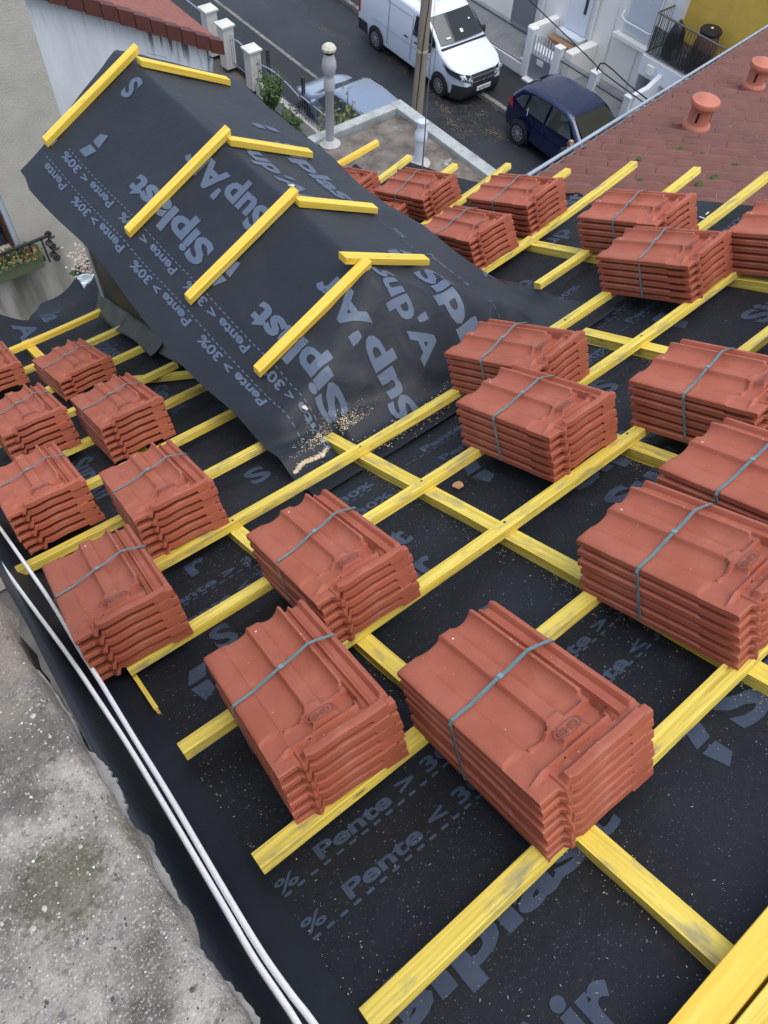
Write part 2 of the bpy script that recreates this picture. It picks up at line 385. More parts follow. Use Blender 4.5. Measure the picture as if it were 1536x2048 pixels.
put_text(pt, "Siplast", 0.15, fr, 2.62, 2.25, X, Y, sx=1.1, bold=0.035)
put_text(pt, "S", 0.15, fr, 0.62, 1.66, X, Y, sx=1.2, bold=0.035)
# strips laid down the slope left of the dormer
put_text(pt, "Siplast", 0.13, fr, 0.67, 2.85, NY, X, sx=1.05, bold=0.035)
put_text(pt, "Siplast", 0.13, fr, 0.70, 3.72, NY, X, sx=1.05, bold=0.035)
put_text(pt, "Sup'Air", 0.14, fr, 0.17, 2.50, NY, X, sx=1.05, bold=0.035)
put_text(pt, "la", 0.16, fr, 0.60, 4.28, NY, X, sx=1.05, bold=0.035)
put_text(pt, "Ai", 0.15, fr, 0.43, 4.20, NY, X, sx=1.05, bold=0.035)
pt.build(M['print'], membrane)
# ------------------------------------------------------------------ upstand membrane along the verge and parapet
mb = MB()
prof = [(-0.068, -0.056), (-0.09, -0.052), (-0.12, -0.047), (-0.165, -0.03), (-0.195, 0.02), (-0.205, 0.06), (-0.207, 0.12), (-0.208, 0.2)]
mb.grid(lambda i, v: RW(prof[int(i)][0]+0.004*noise.noise(Vector((v*4, i, 0))), v, prof[int(i)][1]+0.004*noise.noise(Vector((v*6, i*2, 5)))), list(range(len(prof))), [-0.8+k*0.08 for k in range(70)])
up = mb.build('wall_membrane', M['memb3'], sm=70); flip_up(up)
tag(up, 'smooth black membrane strip turned up against the concrete parapet', 'roof membrane')
# ------------------------------------------------------------------ battens
def beam(name, P0, P1, wv, th, label, cat, group, material, fn=RW, nseg=None, along='u', base=0.0, parent=None, bow=0.0):
    """timber whose top face runs P0..P1 in roof coordinates (its far edge), width wv to the upslope side"""
    n = nseg or max(2, int((Vector(P1)-Vector(P0)).length/0.12))
    rd = random.Random(hash(label) % 9999 if False else len(label)*7+int(P0[0]*100)+int(P0[1]*37))
    org = fn(P0[0], P0[1], base); mb = MB(); rings = []
    d = (Vector(P1)-Vector(P0)); L = d.length; dn = d.normalized(); sdv = Vector((dn.y, -dn.x))
    c = 0.0016
    sec = [(0, -th+c), (c, -th), (wv-c, -th), (wv, -th+c), (wv, -c), (wv-c, 0), (c, 0), (0, -c)]
    for i in range(n+1):
        t = i/n; p = Vector(P0)+d*t
        for (a, h) in sec:
            j = rd.uniform(-0.0005, 0.0005)
            q = p+sdv*(a+j)
            rings.append(fn(q.x, q.y, base+h+bow*math.sin(PI*t))-org)
    m = len(sec); fs = []; uvs = []; per = [0]
    for k in range(m): a = sec[k]; b = sec[(k+1) % m]; per.append(per[-1]+math.hypot(a[0]-b[0], a[1]-b[1]))
    off = rd.uniform(0, 20)
    for i in range(n):
        for k in range(m):
            k2 = (k+1) % m; fs.append((i*m+k, i*m+k2, (i+1)*m+k2, (i+1)*m+k))
            x0, x1 = off+L*i/n, off+L*(i+1)/n; y0, y1 = off+per[k], off+per[k+1]
            uvs.append([(x0, y0), (x0, y1), (x1, y1), (x1, y0)])
    for e in (0, n):
        fs.append(tuple(e*m+k for k in range(m))); uvs.append([(off+0.02*sec[k][0], off+sec[k][1]*2) for k in range(m)])
    mb.add(rings, fs, uvs)
    o = mb.build(name, material, parent=parent)
    if parent is None: o.location = org
    else: o.location = org
    if label: tag(o, label, cat, group)
    return o
S = 0.36; BW, BT = 0.040, 0.028
GB = 'yellow roofing battens nailed across the slope'
M['nail'] = mat('rusty_nail', (0.10, 0.075, 0.055), 0.5, metal=.5)
_n = MB(); _n.lathe([(.0042, -.001), (.0045, .0002), (.0036, .0008)], n=10); _o = _n.build('nail_head', M['nail']); NAIL = _o.data; bpy.data.objects.remove(_o)
def batten(k, u0, u1, label, dv0=0.0, dv1=0.0, lift=0.0, mt='wood', bow=0.0):
    o = beam('roof_batten', (u0, k*S+dv0), (u1, k*S+dv1), BW, BT, label, 'batten', GB, M[mt], base=lift, bow=bow)
    if k <= 6:
        for uc in (.41, .925, 1.44, 1.95, 2.50):
            if not (u0+.02 < uc+.02 < u1): continue
            if k > 4 and .7 < uc < 2.1: continue
            rr = random.Random(int(uc*100)+k*7)
            n = bpy.data.objects.new('nail_head', NAIL); COL.objects.link(n); n.parent = o
            n.location = RW(uc+.021+rr.uniform(-.008, .008), k*S+dv0-.02+rr.uniform(-.007, .007), lift+.0008)-o.location; n.rotation_euler = (-SL, 0, rr.uniform(0, 3))
    return o
batten(0, -0.062, 3.3, 'long yellow batten nearest the camera, passing under the big tile bundle at bottom centre')
batten(1, -0.068, 3.3, 'yellow batten whose sawn end sticks out under the head of the second foreground bundle')
batten(2, -0.07, 3.28, 'yellow batten whose end sticks out just left of the foreground tile bundle, under its middle')
batten(3, -0.07, 3.3, 'yellow batten running under the tile bundle beside the white cables and over the loose chip')
batten(4, -0.10, 3.30, 'yellow batten lying across the lower hem of the dormer sheet at the sawdust pile')
batten(5, -0.185, 0.86, 'yellow batten left of the dormer that slides under the corner of the dormer sheet')
batten(6, -0.10, 0.84, 'yellow batten left of the dormer, second one down from the sheet corner', dv0=-0.01)
batten(7, -0.10, 0.87, 'yellow batten left of the dormer, third one down from the sheet corner')
batten(8, -0.10, 0.86, 'yellow batten left of the dormer, meeting the zinc flashing with a brace beneath it')
batten(9, -0.10, 0.90, 'yellow batten left of the dormer, ending under the torn zinc flashing')
batten(10, -0.10, 0.92, 'yellow batten left of the dormer, last but one before the eave')
batten(11, -0.10, 0.925, 'yellow eave batten ending at the front corner of the dormer wall', dv0=-0.03, dv1=-0.02, mt='wood_fresh')
batten(5, 2.175, 3.29, 'yellow batten starting at the right hem of the dormer sheet', dv0=-0.01)
batten(6, 2.10, 3.28, 'yellow batten to the right of the dormer under the tall tile bundle')
batten(7, 2.05, 3.14, 'yellow batten to the right of the dormer with its end over the brown roof edge', dv1=-0.04)
batten(8, 2.05, 3.09, 'short yellow batten end showing just above the back row of tile bundles')
batten(9, 2.05, 2.985, 'yellow batten end pointing over the flat annex roof, right one', dv1=-0.02)
batten(10, 2.05, 2.945, 'yellow batten end pointing over the flat annex roof, beside the short vent pipe')
batten(11, 2.665, 2.965, 'bright yellow eave batten reaching out past the short vent pipe', dv0=0.055, dv1=-0.02, mt='wood_fresh', lift=0.01)
GC = 'counter battens running down the slope'
def counter(u0, v0, v1, label, u1=None, wv=0.042, base=-BT-0.001, mt='wood'):
    u1 = u0 if u1 is None else u1
    # width goes to +u side: run from high v to low v
    return beam('counter_batten', (u0, v1), (u1, v0), -wv, 0.037, label, 'batten', GC, M[mt], base=base)
counter(0.41, -0.75, 1.45, 'counter batten cracked near the foreground bundle, running to the lower right corner')
counter(0.925, -0.75, 1.70, 'counter batten with its upper end in the sawdust pile at the dormer sheet')
counter(1.44, -0.75, 1.30, 'counter batten between the two right-hand foreground bundles, dusted with sawdust')
counter(1.95, -0.75, 1.335, 'counter batten crossing beside the right-hand middle bundles')
counter(2.50, -0.75, 2.25, 'counter batten crossing near the far tile bundles on the right')
counter(-0.068, 0.90, 1.25, 'thin strip of verge timber showing between black sheets beside the bundle under the cables', wv=0.008, base=-BT-0.014)
counter(0.41, 1.60, 4.02, 'counter batten under the two columns of bundles at the far left', u1=0.40, mt='wood_fresh')
beam('counter_batten', (0.66, 3.02), (0.93, 2.72), 0.035, 0.03, 'slanting brace of yellow timber beside the zinc flashing under the dormer sheet', 'batten', GC, M['wood'], base=-0.03)
# ridge timbers at the lower right
beam('ridge_board', (-0.2, -0.33), (3.2, -0.335), 0.056, 0.05, 'thick yellow ridge timber across the bottom right corner, with a nail head', 'timber', None, M['wood_fresh'], base=0.012)
beam('ridge_board', (-0.2, -0.392), (3.2, -0.397), 0.10, 0.045, 'lower yellow ridge timber behind the groove at the extreme bottom right corner', 'timber', None, M['wood'], base=0.02)
# ------------------------------------------------------------------ tile
TW, TL = 0.262, 0.413
xs = [0, .010, .035, .09, .15, .183, .192, .201, .212, .24, .29, .33, .37, .40, .415, .422, .432, .437, .442, .45, .46, .50, .535, .55, .562, .60, .645, .69, .72, .73, .745, .755, .762, .768, .780, .795, .812, .828, .843, .858, .872, .885, .90, .93, .945, .957, .97, .985, 1.0]
ys = [0, .012, .022, .045, .058, .066, .076, .088, .098, .108, .116, .124, .134, .144, .156, .17, .18, .19, .20, .206, .212, .22, .228, .234, .240, .246, .252, .258, .264, .270, .277, .285, .295, .31, .34, .40, .52, .66, .80, .92, .975, .992, 1.0]   # from the head (0) to the foot (1)
PROF = [(0, .0026), (.01, .0052), (.035, .0062), (.10, .0072), (.183, .0070), (.192, .0082), (.201, .0066), (.24, .0030), (.30, .0008), (.35, .0015), (.40, .0055), (.422, .0095), (.432, .0175), (.442, .0200), (.46, .0180), (.535, .0172), (.55, .0176), (.562, .0140), (.60, .0080), (.65, .0058), (.69, .0085), (.725, .0150), (.745, .0215), (.755, .0275), (.768, .0285), (.780, .0270), (.795, .004), (.812, .001), (.828, .002), (.843, .011), (.858, .012), (.872, .004), (.885, .001), (.93, .001), (.945, .008), (.957, .012), (.985, .0115), (1.0, .008)]
def prof(x):
    for (a, za), (b, zb) in zip(PROF, PROF[1:]):
        if x <= b: return lerp(za, zb, (x-a)/(b-a))
    return PROF[-1][1]
def band(t, a, b, s=0.006): return smooth((t-a+s)/(2*s))*(1-smooth((t-b+s)/(2*s)))
def tz(x, y):
    """top height of the tile; x 0..1 across, y 0 head .. 1 foot"""
    b = prof(x)
    # how far each pan reaches towards the head (rounded ends)
    lim = 0.0
    if x < .2: e = .235+0.02*math.sin(x*20)
    elif x < .44: e = .232+.034*smooth((x-.375)/.06)**2
    elif x < .56: e = .27
    elif x < .77: e = .232+.034*smooth((x-.70)/.06)**2
    else: e = 0.085
    k = smooth((y-e)/.014)
    # head field
    h = .0060
    if x < .17: h = .0010
    h = max(h, .0200*band(x, .40, .605, .006)*smooth((y-.132)/.008))          # raised name platform
    if .77 < x: h = .0035
    shoulder = .0185*(band(x, .365, .80, .006))*smooth((y-.208)/.010)                      # wall behind the pans
    h = max(h, shoulder)
    h = max(h, .0110*band(x, .20, .27, .006)*smooth((y-.208)/.008))
    bar = .0155*band(x, .09, .80, .006)*band(y, .103, .122, .005)
    h = max(h, bar)
    h = max(h, .0165*band(x, .745, .81, .006)*band(y, .10, .145, .005))              # nail lug
    h = max(h, .013*band(x, .30, .37, .006)*band(y, .075, .122, .005))
    h = max(h, .0115*band(x, .70, .72, .004)*band(y, .05, .10, .004))
    z = lerp(h, b, k)
    rim = band(x, .215, 1.2, .006)*(1-smooth((y-.052)/.012))
    z = lerp(z, .0215+0.0015*math.sin(x*15)-(0.008*smooth((x-.93)/.02)), rim)
    if x < .19: z = lerp(z, .002, 1-smooth((y-.10)/.012))
    if y > .975: z -= .003*((y-.975)/.025)**2
    if y < .01: z -= .002
    return z
def tile_mesh():
    mb = MB(); nx, ny = len(xs), len(ys)
    def P(x, y, top):
        yy = y
        if y < .06: # stepped head outline
            off = .030*(1-smooth((x-.165)/.010)) if x < .2 else (.012*(smooth((x-.205)/.02)*(1-smooth((x-.255)/.02))))
            yy = lerp(off, .06, y/.06)
        z = tz(x, y)
        if not top:
            th = .0108+.0042*(1-smooth((y-.04)/.03))*(1 if x > .2 else .0)
            if x < .16: th = .0095
            if x < .03: th = .0145
            if y > .97 and x < .8: th = .0135
            z = z-th
            if .79 < x: z = min(z, -.006)
            if 0.02 < y < .96 and x > .04 and x < .78: z -= 0.0
            if y < .05 and x > .2: z = min(z, 0.0085+0.0028*math.sin(x*13+1)+.0012*math.sin(x*37))
        return Vector(((x-.5)*TW, (yy-.5)*TL, z))
    top = [P(x, y, True) for y in ys for x in xs]; bot = [P(x, y, False) for y in ys for x in xs]
    N = nx*ny; fs = []
    for j in range(ny-1):
        for i in range(nx-1):
            a = j*nx+i; fs.append((a, a+1, a+nx+1, a+nx)); fs.append((N+a, N+a+nx, N+a+nx+1, N+a+1))
    for i in range(nx-1): fs.append((i, N+i, N+i+1, i+1)); a = (ny-1)*nx+i; fs.append((a, a+1, N+a+1, N+a))
    for j in range(ny-1): a = j*nx; fs.append((a, a+nx, N+a+nx, N+a)); a = j*nx+nx-1; fs.append((a, N+a, N+a+nx, a+nx))
    mb.add(top+bot, fs); return mb
tile0 = tile_mesh().build('roof_tile', M['clay'], sm=42); tile_me = tile0.data; bpy.data.objects.remove(tile0)
# embossed name on the platform and two nail holes
mk = MB()
vs, fs = text_mesh("GHB", 0.019, 1.15, 0.02, 1)
cx = max(p.x for p in vs)/2
def mp(x, y, z): return Vector(((.502-.5)*TW+cx-x, (-.5+.178)*TL+0.006-y, .0215+z))
k0 = len(vs); mk.add([mp(p.x, p.y, .0) for p in vs]+[mp(p.x, p.y, .0010) for p in vs], [tuple(k0+i for i in f) for f in fs])
ring = []
for r in (1.0, .88):
    for k in range(28):
        a = 2*PI*k/28; ex, ey = (cx+.010)*r*abs(math.cos(a))**.8*math.copysign(1, math.cos(a)), .0135*r*math.sin(a)
        ring.append(Vector(((.502-.5)*TW+ex, (-.5+.178)*TL+ey, .0226)))
mk.add(ring, [(k, (k+1) % 28, 28+(k+1) % 28, 28+k) for k in range(28)])
M['emboss'] = mat('embossed_clay', (0.20, 0.06, 0.04), 0.65)
mark0 = mk.build('embossed_mark', M['emboss']); mark_me = mark0.data; bpy.data.objects.remove(mark0)
holes = []
M['hole'] = mat('dark_hole', (0.02, 0.008, 0.006), 0.9)
def disc(nm, hx, hy, r, h, m):
    d = MB(); d.lathe([(r, 0), (r*.7, h)], ((hx-.5)*TW, (hy-.5)*TL, tz(hx, hy)+.0002), 12)
    o = d.build(nm, m); me = o.data; bpy.data.objects.remove(o); return me
for (hx, hy) in ((.335, .098), (.778, .128)): holes.append(('nail_hole', disc('nail_hole', hx, hy, .0026, .0003, M['hole'])))
M['pale'] = mat('pale_glaze_dot', (0.75, 0.62, 0.56), 0.5)
dots = [('glaze_dot', disc('glaze_dot', hx, hy, r, .0006, M['pale'])) for (hx, hy, r) in ((.49, .93, .0024), (.49, .60, .0026), (.765, .70, .0014))]
PITCH = 0.0284
def strap_mesh(n, y0=-0.015, skew=0.0):
    """flat strap over the bundle from the left foot to the right foot"""
    top = (n-1)*PITCH; mb = MB(); hw = .0038
    path = [(-.5*TW-.0035, -.004), (-.5*TW-.0035, top+.000), (-.5*TW+.003, top+.0095), ((.19-.5)*TW, top+.0105), ((.45-.5)*TW, top+.0235), ((.55-.5)*TW, top+.0245), ((.765-.5)*TW, top+.0355), ((.85-.5)*TW, top+.029), (.5*TW+.0005, top+.0135), (.5*TW+.003, top+.002), (.5*TW+.003, -.004)]
    L = len(path); vs = []
    for i, (x, z) in enumerate(path):
        yy = y0+skew*x
        a = path[max(0, i-1)]; b = path[min(L-1, i+1)]; t = Vector((b[0]-a[0], 0, b[1]-a[1])).normalized(); nn = Vector((t.z*-1, 0, t.x))
        for (dy, dn) in ((-hw, 0), (hw, 0), (hw, .0012), (-hw, .0012)):
            vs.append(Vector((x, yy+dy, z))+nn*dn)
    fs = [(i*4+k, i*4+(k+1) % 4, (i+1)*4+(k+1) % 4, (i+1)*4+k) for i in range(L-1) for k in range(4)]
    fs += [(0, 1, 2, 3), ((L-1)*4+3, (L-1)*4+2, (L-1)*4+1, (L-1)*4)]
    mb.add(vs, fs); return mb
strap_cache = {}
GT = 'strapped bundles of clay roof tiles'
def bundle(u, v, rot, n, label, y0=-0.015, det=True, lean=0.0):
    nrm = RM @ Vector((0, 0, 1))
    e = 0.05; du = (RW(u+e, v)-RW(u-e, v)).normalized(); dv = (RW(u, v+e)-RW(u, v-e)); nn = du.cross(dv).normalized(); dv = nn.cross(du)
    B = Matrix((du, dv, nn)).transposed()
    base = RW(u, v, .0065)
    root = thing('tile_bundle', label, 'tile bundle', base, GT, B @ Matrix.Rotation(rot, 3, 'Z'))
    rd = random.Random(int(u*1000)+int(v*77))
    ln = rd.uniform(-.0008, .0008)
    for i in range(n):
        o = bpy.data.objects.new('roof_tile', tile_me); COL.objects.link(o); o.parent = root
        o.location = (rd.uniform(-.003, .003)+ln*i, rd.uniform(-.0042, .0042)+lean*i, i*PITCH+rd.uniform(0, .0012)); o.rotation_euler = (rd.uniform(-.003, .003), rd.uniform(-.003, .003), rd.uniform(-.010, .010))
        if i == n-1:
            for nm, me_ in [('embossed_mark', mark_me)]+(holes if det else [])+(dots if det == 2 else dots[:1]):
                c = bpy.data.objects.new(nm, me_); COL.objects.link(c); c.parent = o
    y0 += rd.uniform(-.012, .012)
    sk = rd.uniform(-.07, .07)
    s = strap_mesh(n, y0, 0.04+sk).build('strap', M['strap'], parent=root)
    b = MB(); t = (n-1)*PITCH+.0245
    xk = (.50-.5)*TW; b.box((xk-.004, y0+(0.04+sk)*xk, t+.0010), (.010, .0108, .0018)); b.build('strap_seal', M['seal'], parent=s)
    return root
BL = [
 (0.470, 0.150, -0.02, 7, 'largest foreground clay tile bundle at bottom centre, nearest the camera', 2),
 (0.182, 0.528, -0.085, 6, 'foreground clay tile bundle with pale dots on its central ridge, second from the bottom', 2),
 (0.490, 0.872, -0.035, 6, 'clay tile bundle in the middle, on the batten crossing just behind the two foreground bundles', 1),
 (0.000, 1.237, -0.069, 6, 'clay tile bundle with the two white cables running across its left edge', 2),
 (0.305, 1.627, -0.062, 6, 'clay tile bundle below the dormer sheet corner, second row left', 1),
 (0.007, 2.025, -0.020, 6, 'clay tile bundle cut by the left picture edge, directly behind the one the cables cross', 1),
 (0.436, 2.385, -0.014, 6, 'clay tile bundle left of the dormer with a thin grey strap, third in its column', 1),
 (0.134, 2.690, -0.006, 6, 'clay tile bundle at the left picture edge, fourth in the verge column', 1),
 (0.475, 3.190, 0.04, 4, 'small looking clay tile bundle nearest the left end of the eave batten', 0),
 (0.159, 3.590, -0.014, 4, 'clay tile bundle sliver at the left picture edge beside the eave', 0),
 (1.020, 0.170, 0.045, 6, 'large clay tile bundle on the right, cut by the picture edge, beyond the foreground bundle', 1),
 (1.292, 0.916, 0.010, 6, 'clay tile bundle right of centre whose corner sits above the loose wood chip', 1),
 (1.538, 1.240, 0.130, 6, 'clay tile bundle standing against the foot of the dormer sheet', 1),
 (2.355, 1.250, 0.080, 6, 'clay tile bundle far right, standing in front of another, on the long batten', 1),
 (2.630, 1.600, 0.050, 6, 'clay tile bundle just behind the tall right one, under the end of a long batten', 1),
 (2.648, 2.344, 0.060, 6, 'clay tile bundle in the back row directly below the parked blue car', 1),
 (2.293, 2.336, -0.010, 6, 'clay tile bundle touching the right flank of the dormer sheet', 1),
 (2.575, 3.055, 0.060, 5, 'clay tile bundle in the back row below the short vent pipe', 1),
 (2.458, 3.652, 0.110, 4, 'clay tile bundle partly hidden by the dormer roof near the eave batten', 0),
 (2.400, 3.20, 0.140, 3, 'low clay tile bundle tucked behind the dormer ridge in front of the back row', 0),
 (1.648, 0.530, 0.025, 6, 'clay tile bundle at the right picture edge in the middle row', 1),
 (1.330, 0.185, -0.030, 6, 'clay tile bundle at the right picture edge behind the large right one', 1),
 (2.640, 0.887, 0.060, 6, 'clay tile bundle at the right picture edge in the far row', 1),
 (2.080, 0.36, 0.05, 5, 'clay tile bundle of which only a corner shows at the right picture edge', 0),
]
for (u, v, r, n, lb, d) in BL: bundle(u, v, r, n, lb, det=d, y0=0.03)
#PART2
# ------------------------------------------------------------------ loose sheet draped over the dormer
XR, ZR, DS = 1.37, -0.445, 0.5
def smin(a, b, k): h = max(k-abs(a-b), 0)/k; return min(a, b)-h*h*k*.25
def smax(a, b, k): return -smin(-a, -b, k)
def dz_(x, y):
    zl = ZR-DS*(XR-x); zr = ZR-DS*(x-XR); z = smin(zl, zr, .014)
    xr = smooth((1.98-y)/.35)
    hip = ZR-.95*(1.705-y)+(.25 if x < XR else -.04)*(x-XR)
    z = smin(z, hip, .05)
    sagm = 0
    for yb, yn in ((3.53, 2.77), (2.77, 2.28), (2.28, 1.80)):
        if yn < y < yb: sagm = math.sin(PI*(y-yn)/(yb-yn))
    z -= .012*sagm*smooth((abs(x-XR))/.25)
    z += .008*noise.noise(Vector((x*5, y*3, 2)))*smooth(abs(x-XR)/.1)
    rg = 1-abs(noise.noise(Vector((x*3.2-y*1.1, y*2.1+x*1.7, 11))))*2.2
    z += .0045*max(0, rg-.35)*smooth(abs(x-XR)/.08)
    z += .020*max(0, 1-abs(noise.noise(Vector((x*4.5+y*2.5, y*2.4-x*2, 17))))*3-.3)*smooth((1.95-y)/.3)*smooth((y-1.30)/.15)
    z += .035*noise.noise(Vector((x*6+y*3, y*2.2-x*3, 7)))*smooth((2.0-y)/.3)*smooth((y-1.35)/.2)
    wr = lerp(-.057, .006, smooth((y-1.34)/.12)) if x < 1.75 else -.055
    wr = lerp(-.070, wr, smooth((abs(x-.948)-.022)/.02)) if y < 1.60 else wr
    zroof = roof_z(x, y, wr)+.004*noise.noise(Vector((x*8, y*8, 4)))+.003
    if x > 2.12: zroof += .02*smooth((x-2.12)/.06)*smooth((y-1.45)/.1)
    if x > 1.80: z = lerp(z, zroof-.02, smooth((x-2.02)/.2)*smooth((y-1.6)/.2))
    if y > 3.55: z -= .25*(y-3.55)**1.3
    return smax(z, zroof, .035)
def xl(y): return .715+.012*math.sin(y*5)+(.02 if y > 3.4 else 0)*smooth((y-3.4)/.1)
def xrr(y): return lerp(1.95, 2.19, smooth((2.35-y)/.5))+.012*math.sin(y*7)
def dorm(a, b):
    yf = 3.54+.16*smooth(a*1.6)-.06*smooth((a-.6)/.4)
    y = lerp(1.20, yf, b); x = lerp(xl(y), xrr(y), a)
    if y < 1.45 and a < .02: pass
    return Vector((x, y, dz_(x, y)))
mb = MB(); N1, N2 = 96, 170
mb.grid(dorm, [i/N1 for i in range(N1+1)], [i/N2 for i in range(N2+1)])
def on_dorm(x, y): return Vector((x, y, dz_(x, y)+.0028))
ds = mb.build('dormer_sheet', M['memb2'], sm=80); flip_up(ds)
tag(ds, 'charcoal underlay sheet with blue lettering draped like a tent over the dormer', 'roof membrane')
dp = Prints(); k5 = 1/math.hypot(1, DS)
def onL(yy, s): return on_dorm(XR-s*k5, yy)          # left flank: coordinates (Y, distance from ridge)
def onR(yy, s): return on_dorm(XR+s*k5, yy)
LX, LY = (1, 0), (0, 1); RX, RY = (-1, 0), (0, 1)
for (y0, s0, wd_) in ((1.475, .345, .55), (2.38, .335, .60)):
    put_text(dp, "Siplast", .15, onL, y0, s0, LX, LY, wd=wd_, bold=.04)
put_text(dp, "Sup\'Air", .15, onL, 1.33, .10, LX, LY, wd=.57, bold=.04)
put_text(dp, "Sup\'Air", .15, onL, 2.29, .085, LX, LY, wd=.57, bold=.04)
put_text(dp, "S", .15, onL, 3.36, .04, LX, LY, sx=1.0, bold=.035)
for (y0, s0) in ((1.26, .38), (2.22, .39), (3.28, .40)): logo_mark(dp, onL, y0, s0, LX, LY, .13)
for y0 in (1.14, 1.67, 2.20, 2.73, 3.26):
    if y0 > 1.2: put_text(dp, "Pente > 30%" if y0 < 3.2 else "Pente", .052, onL, y0, .600, LX, LY, wd=.45 if y0 < 3.2 else .19, bold=.03)
    put_text(dp, "Pente < 30%" if y0 < 3 else "Pen", .052, onL, y0+.24, .500, LX, LY, wd=.45 if y0 < 3 else .12, bold=.03)
dashes(dp, onL, 1.28, .583, LX, LY, 74, .030, .016, .0045); dashes(dp, onL, 1.45, .483, LX, LY, 66, .030, .016, .0045)
put_text(dp, "Siplast", .15, onR, 2.86, .345, RX, RY, wd=.60, bold=.04)
put_text(dp, "Sup\'Air", .15, onR, 2.80, .085, RX, RY, wd=.57, bold=.04)
put_text(dp, "Siplast", .15, onR, 1.78, .26, RX, RY, wd=.60, bold=.04)
put_text(dp, "Sup'A", .15, onR, 1.80, .03, RX, RY, sx=1.0, bold=.035)
put_text(dp, "st", .15, onR, 3.62, .44, RX, RY, sx=1.0, bold=.035)
logo_mark(dp, onR, 3.06, .43, RX, RY, .13); logo_mark(dp, onR, 1.96, .35, RX, RY, .13); logo_mark(dp, onR, 3.8, .28, RX, RY, .1)
put_text(dp, "30%", .045, onR, 2.14, .47, RX, RY, sx=1.1); put_text(dp, "Pente > 30%", .046, onR, 1.93, .50, RX, RY, sx=1.1)
dashes(dp, onR, 2.2, .452, RX, RY, 14, .030, .016, .0045); dashes(dp, onR, 1.93, .485, RX, RY, 20, .030, .016, .0045)
put_text(dp, "Pente", .046, on_dorm, 2.00, 1.74, (1, -.35), (.35, 1), sx=1.1)
dp.build(M['print2'], ds)
GD = 'yellow battens laid over the dormer sheet'
def dorm_batten(x0, x1, y, label, side, wd=.042, th=.028, y1=None, ext=0.0):
    def fn(a, b, c):
        if side == 'L': z = ZR-DS*(XR-a)
        else: z = ZR-DS*(a-XR)
        return Vector((a, b, z+c/math.cos(math.atan(DS))))
    return beam('dormer_batten', (x0, y), (x1, y1 if y1 is not None else y), wd, th, label, 'batten', GD, M['wood_fresh'], fn=fn, base=.004+th)
for i, (y, x0, x1, w_) in enumerate(((3.555, .875, 1.41, 'first, at the gable end'), (2.785, .87, 1.405, 'second from the gable end'), (2.295, .865, 1.40, 'third from the gable end'), (1.815, .87, 1.385, 'fourth, nearest the sawdust pile'))):
    dorm_batten(x0, x1, y, 'long yellow batten down the left flank of the dormer sheet, '+w_, 'L')
for i, (y, x0, x1, w_) in enumerate(((3.50, 1.385, 1.83, 'at the gable end'), (2.76, 1.385, 1.80, 'second from the gable end'), (2.27, 1.385, 1.79, 'third from the gable end'), (1.86, 1.30, 1.73, 'by the tile bundles'))):
    dorm_batten(x0, x1, y, 'short yellow batten on the right flank of the dormer sheet, '+w_, 'R')
# splinter at the third ridge joint
# ------------------------------------------------------------------ our house below the roof with the dormer wall
M['render'] = mat('grey_render', (0.42, 0.40, 0.36), 0.9, var=0.12, scale=3, bump=0.3, bscale=40)
M['olive'] = mat('weathered_zinc', (0.030, 0.032, 0.019), 0.5, col2=(0.062, 0.060, 0.036), scale=3.5, detail=9, metal=0.1)
mix_layer(M['olive'], (0.02, 0.03, 0.012), 6, 0.55, 0.7, strength=0.8)
M['zinc'] = mat('dull_zinc', (0.040, 0.048, 0.042), 0.45, col2=(0.085, 0.092, 0.082), scale=9, metal=0.3, detail=8)
house = thing('house', 'grey rendered house under the big roof being re-tiled', 'house', (0, 0, 0))
h = MB(); h.bx(-.06, 3.05, -.6, 3.35, -11.6, -2.11); h.build('wall', M['render'], house)
h = MB(); h.prism([(-.6, -2.1), (3.3, -2.1), (3.3, -2.0), (-.2, -.35), (-.6, -.4)], 3.0, Matrix(((0, 0, 1, -.05), (1, 0, 0, 0), (0, 1, 0, 0), (0, 0, 0, 1)))); h.build('gable_wall', M['render'], house)
h = MB()
ch = [(1.75, roof_z(.92, 1.75, -.06)-.1), (3.56, roof_z(.92, 3.56, -.06)-.25), (3.56, -.70), (1.75, -.70)]
h.prism(ch, .02, Matrix(((0, 0, 1, .915), (1, 0, 0, 0), (0, 1, 0, 0), (0, 0, 0, 1)))); dw = h.build('dormer_cheek', M['olive'], house)
h = MB(); h.prism(ch, .02, Matrix(((0, 0, 1, 1.805), (1, 0, 0, 0), (0, 1, 0, 0), (0, 0, 0, 1)))); h.build('dormer_cheek', M['olive'], house)
h = MB(); h.bx(.905, .935, 3.53, 3.575, -2.0, -.70); h.bx(1.805, 1.835, 3.53, 3.575, -2.0, -.70); h.bx(.935, 1.805, 3.53, 3.57, -1.9, -1.45); h.build('dormer_front', mat('pale_trim', (.34, .34, .31), .6, var=.15), house)
h = MB(); h.bx(.94, 1.80, 3.535, 3.55, -1.45, -.75); h.build('window', mat('window_glass', (.03, .035, .04), .08), house)
def flash_fn(v0, v1, outw, lift):
    def f(a, b):
        v = lerp(v0, v1, a); u = .912-outw*b*(1+.12*math.sin(v*9)); w0 = .0+.07*(1-b)**1.5+lift*b+.004*noise.noise(Vector((v*9, b*4, 0)))
        return RW(u, v, w0)
    return f
for (v0, v1, ow, lf, nm) in ((3.98, 3.50, .075, -.02, 'zinc_flashing'), (3.53, 3.02, .10, .012, 'zinc_flashing'), (3.05, 2.55, .06, .01, 'zinc_flashing')):
    h = MB(); h.grid(flash_fn(v0, v1, ow, lf), [k/16 for k in range(17)], [k/4 for k in range(5)]); o = h.build(nm, M['zinc'], house, sm=40)
    md = o.modifiers.new('s', 'SOLIDIFY'); md.thickness = .002
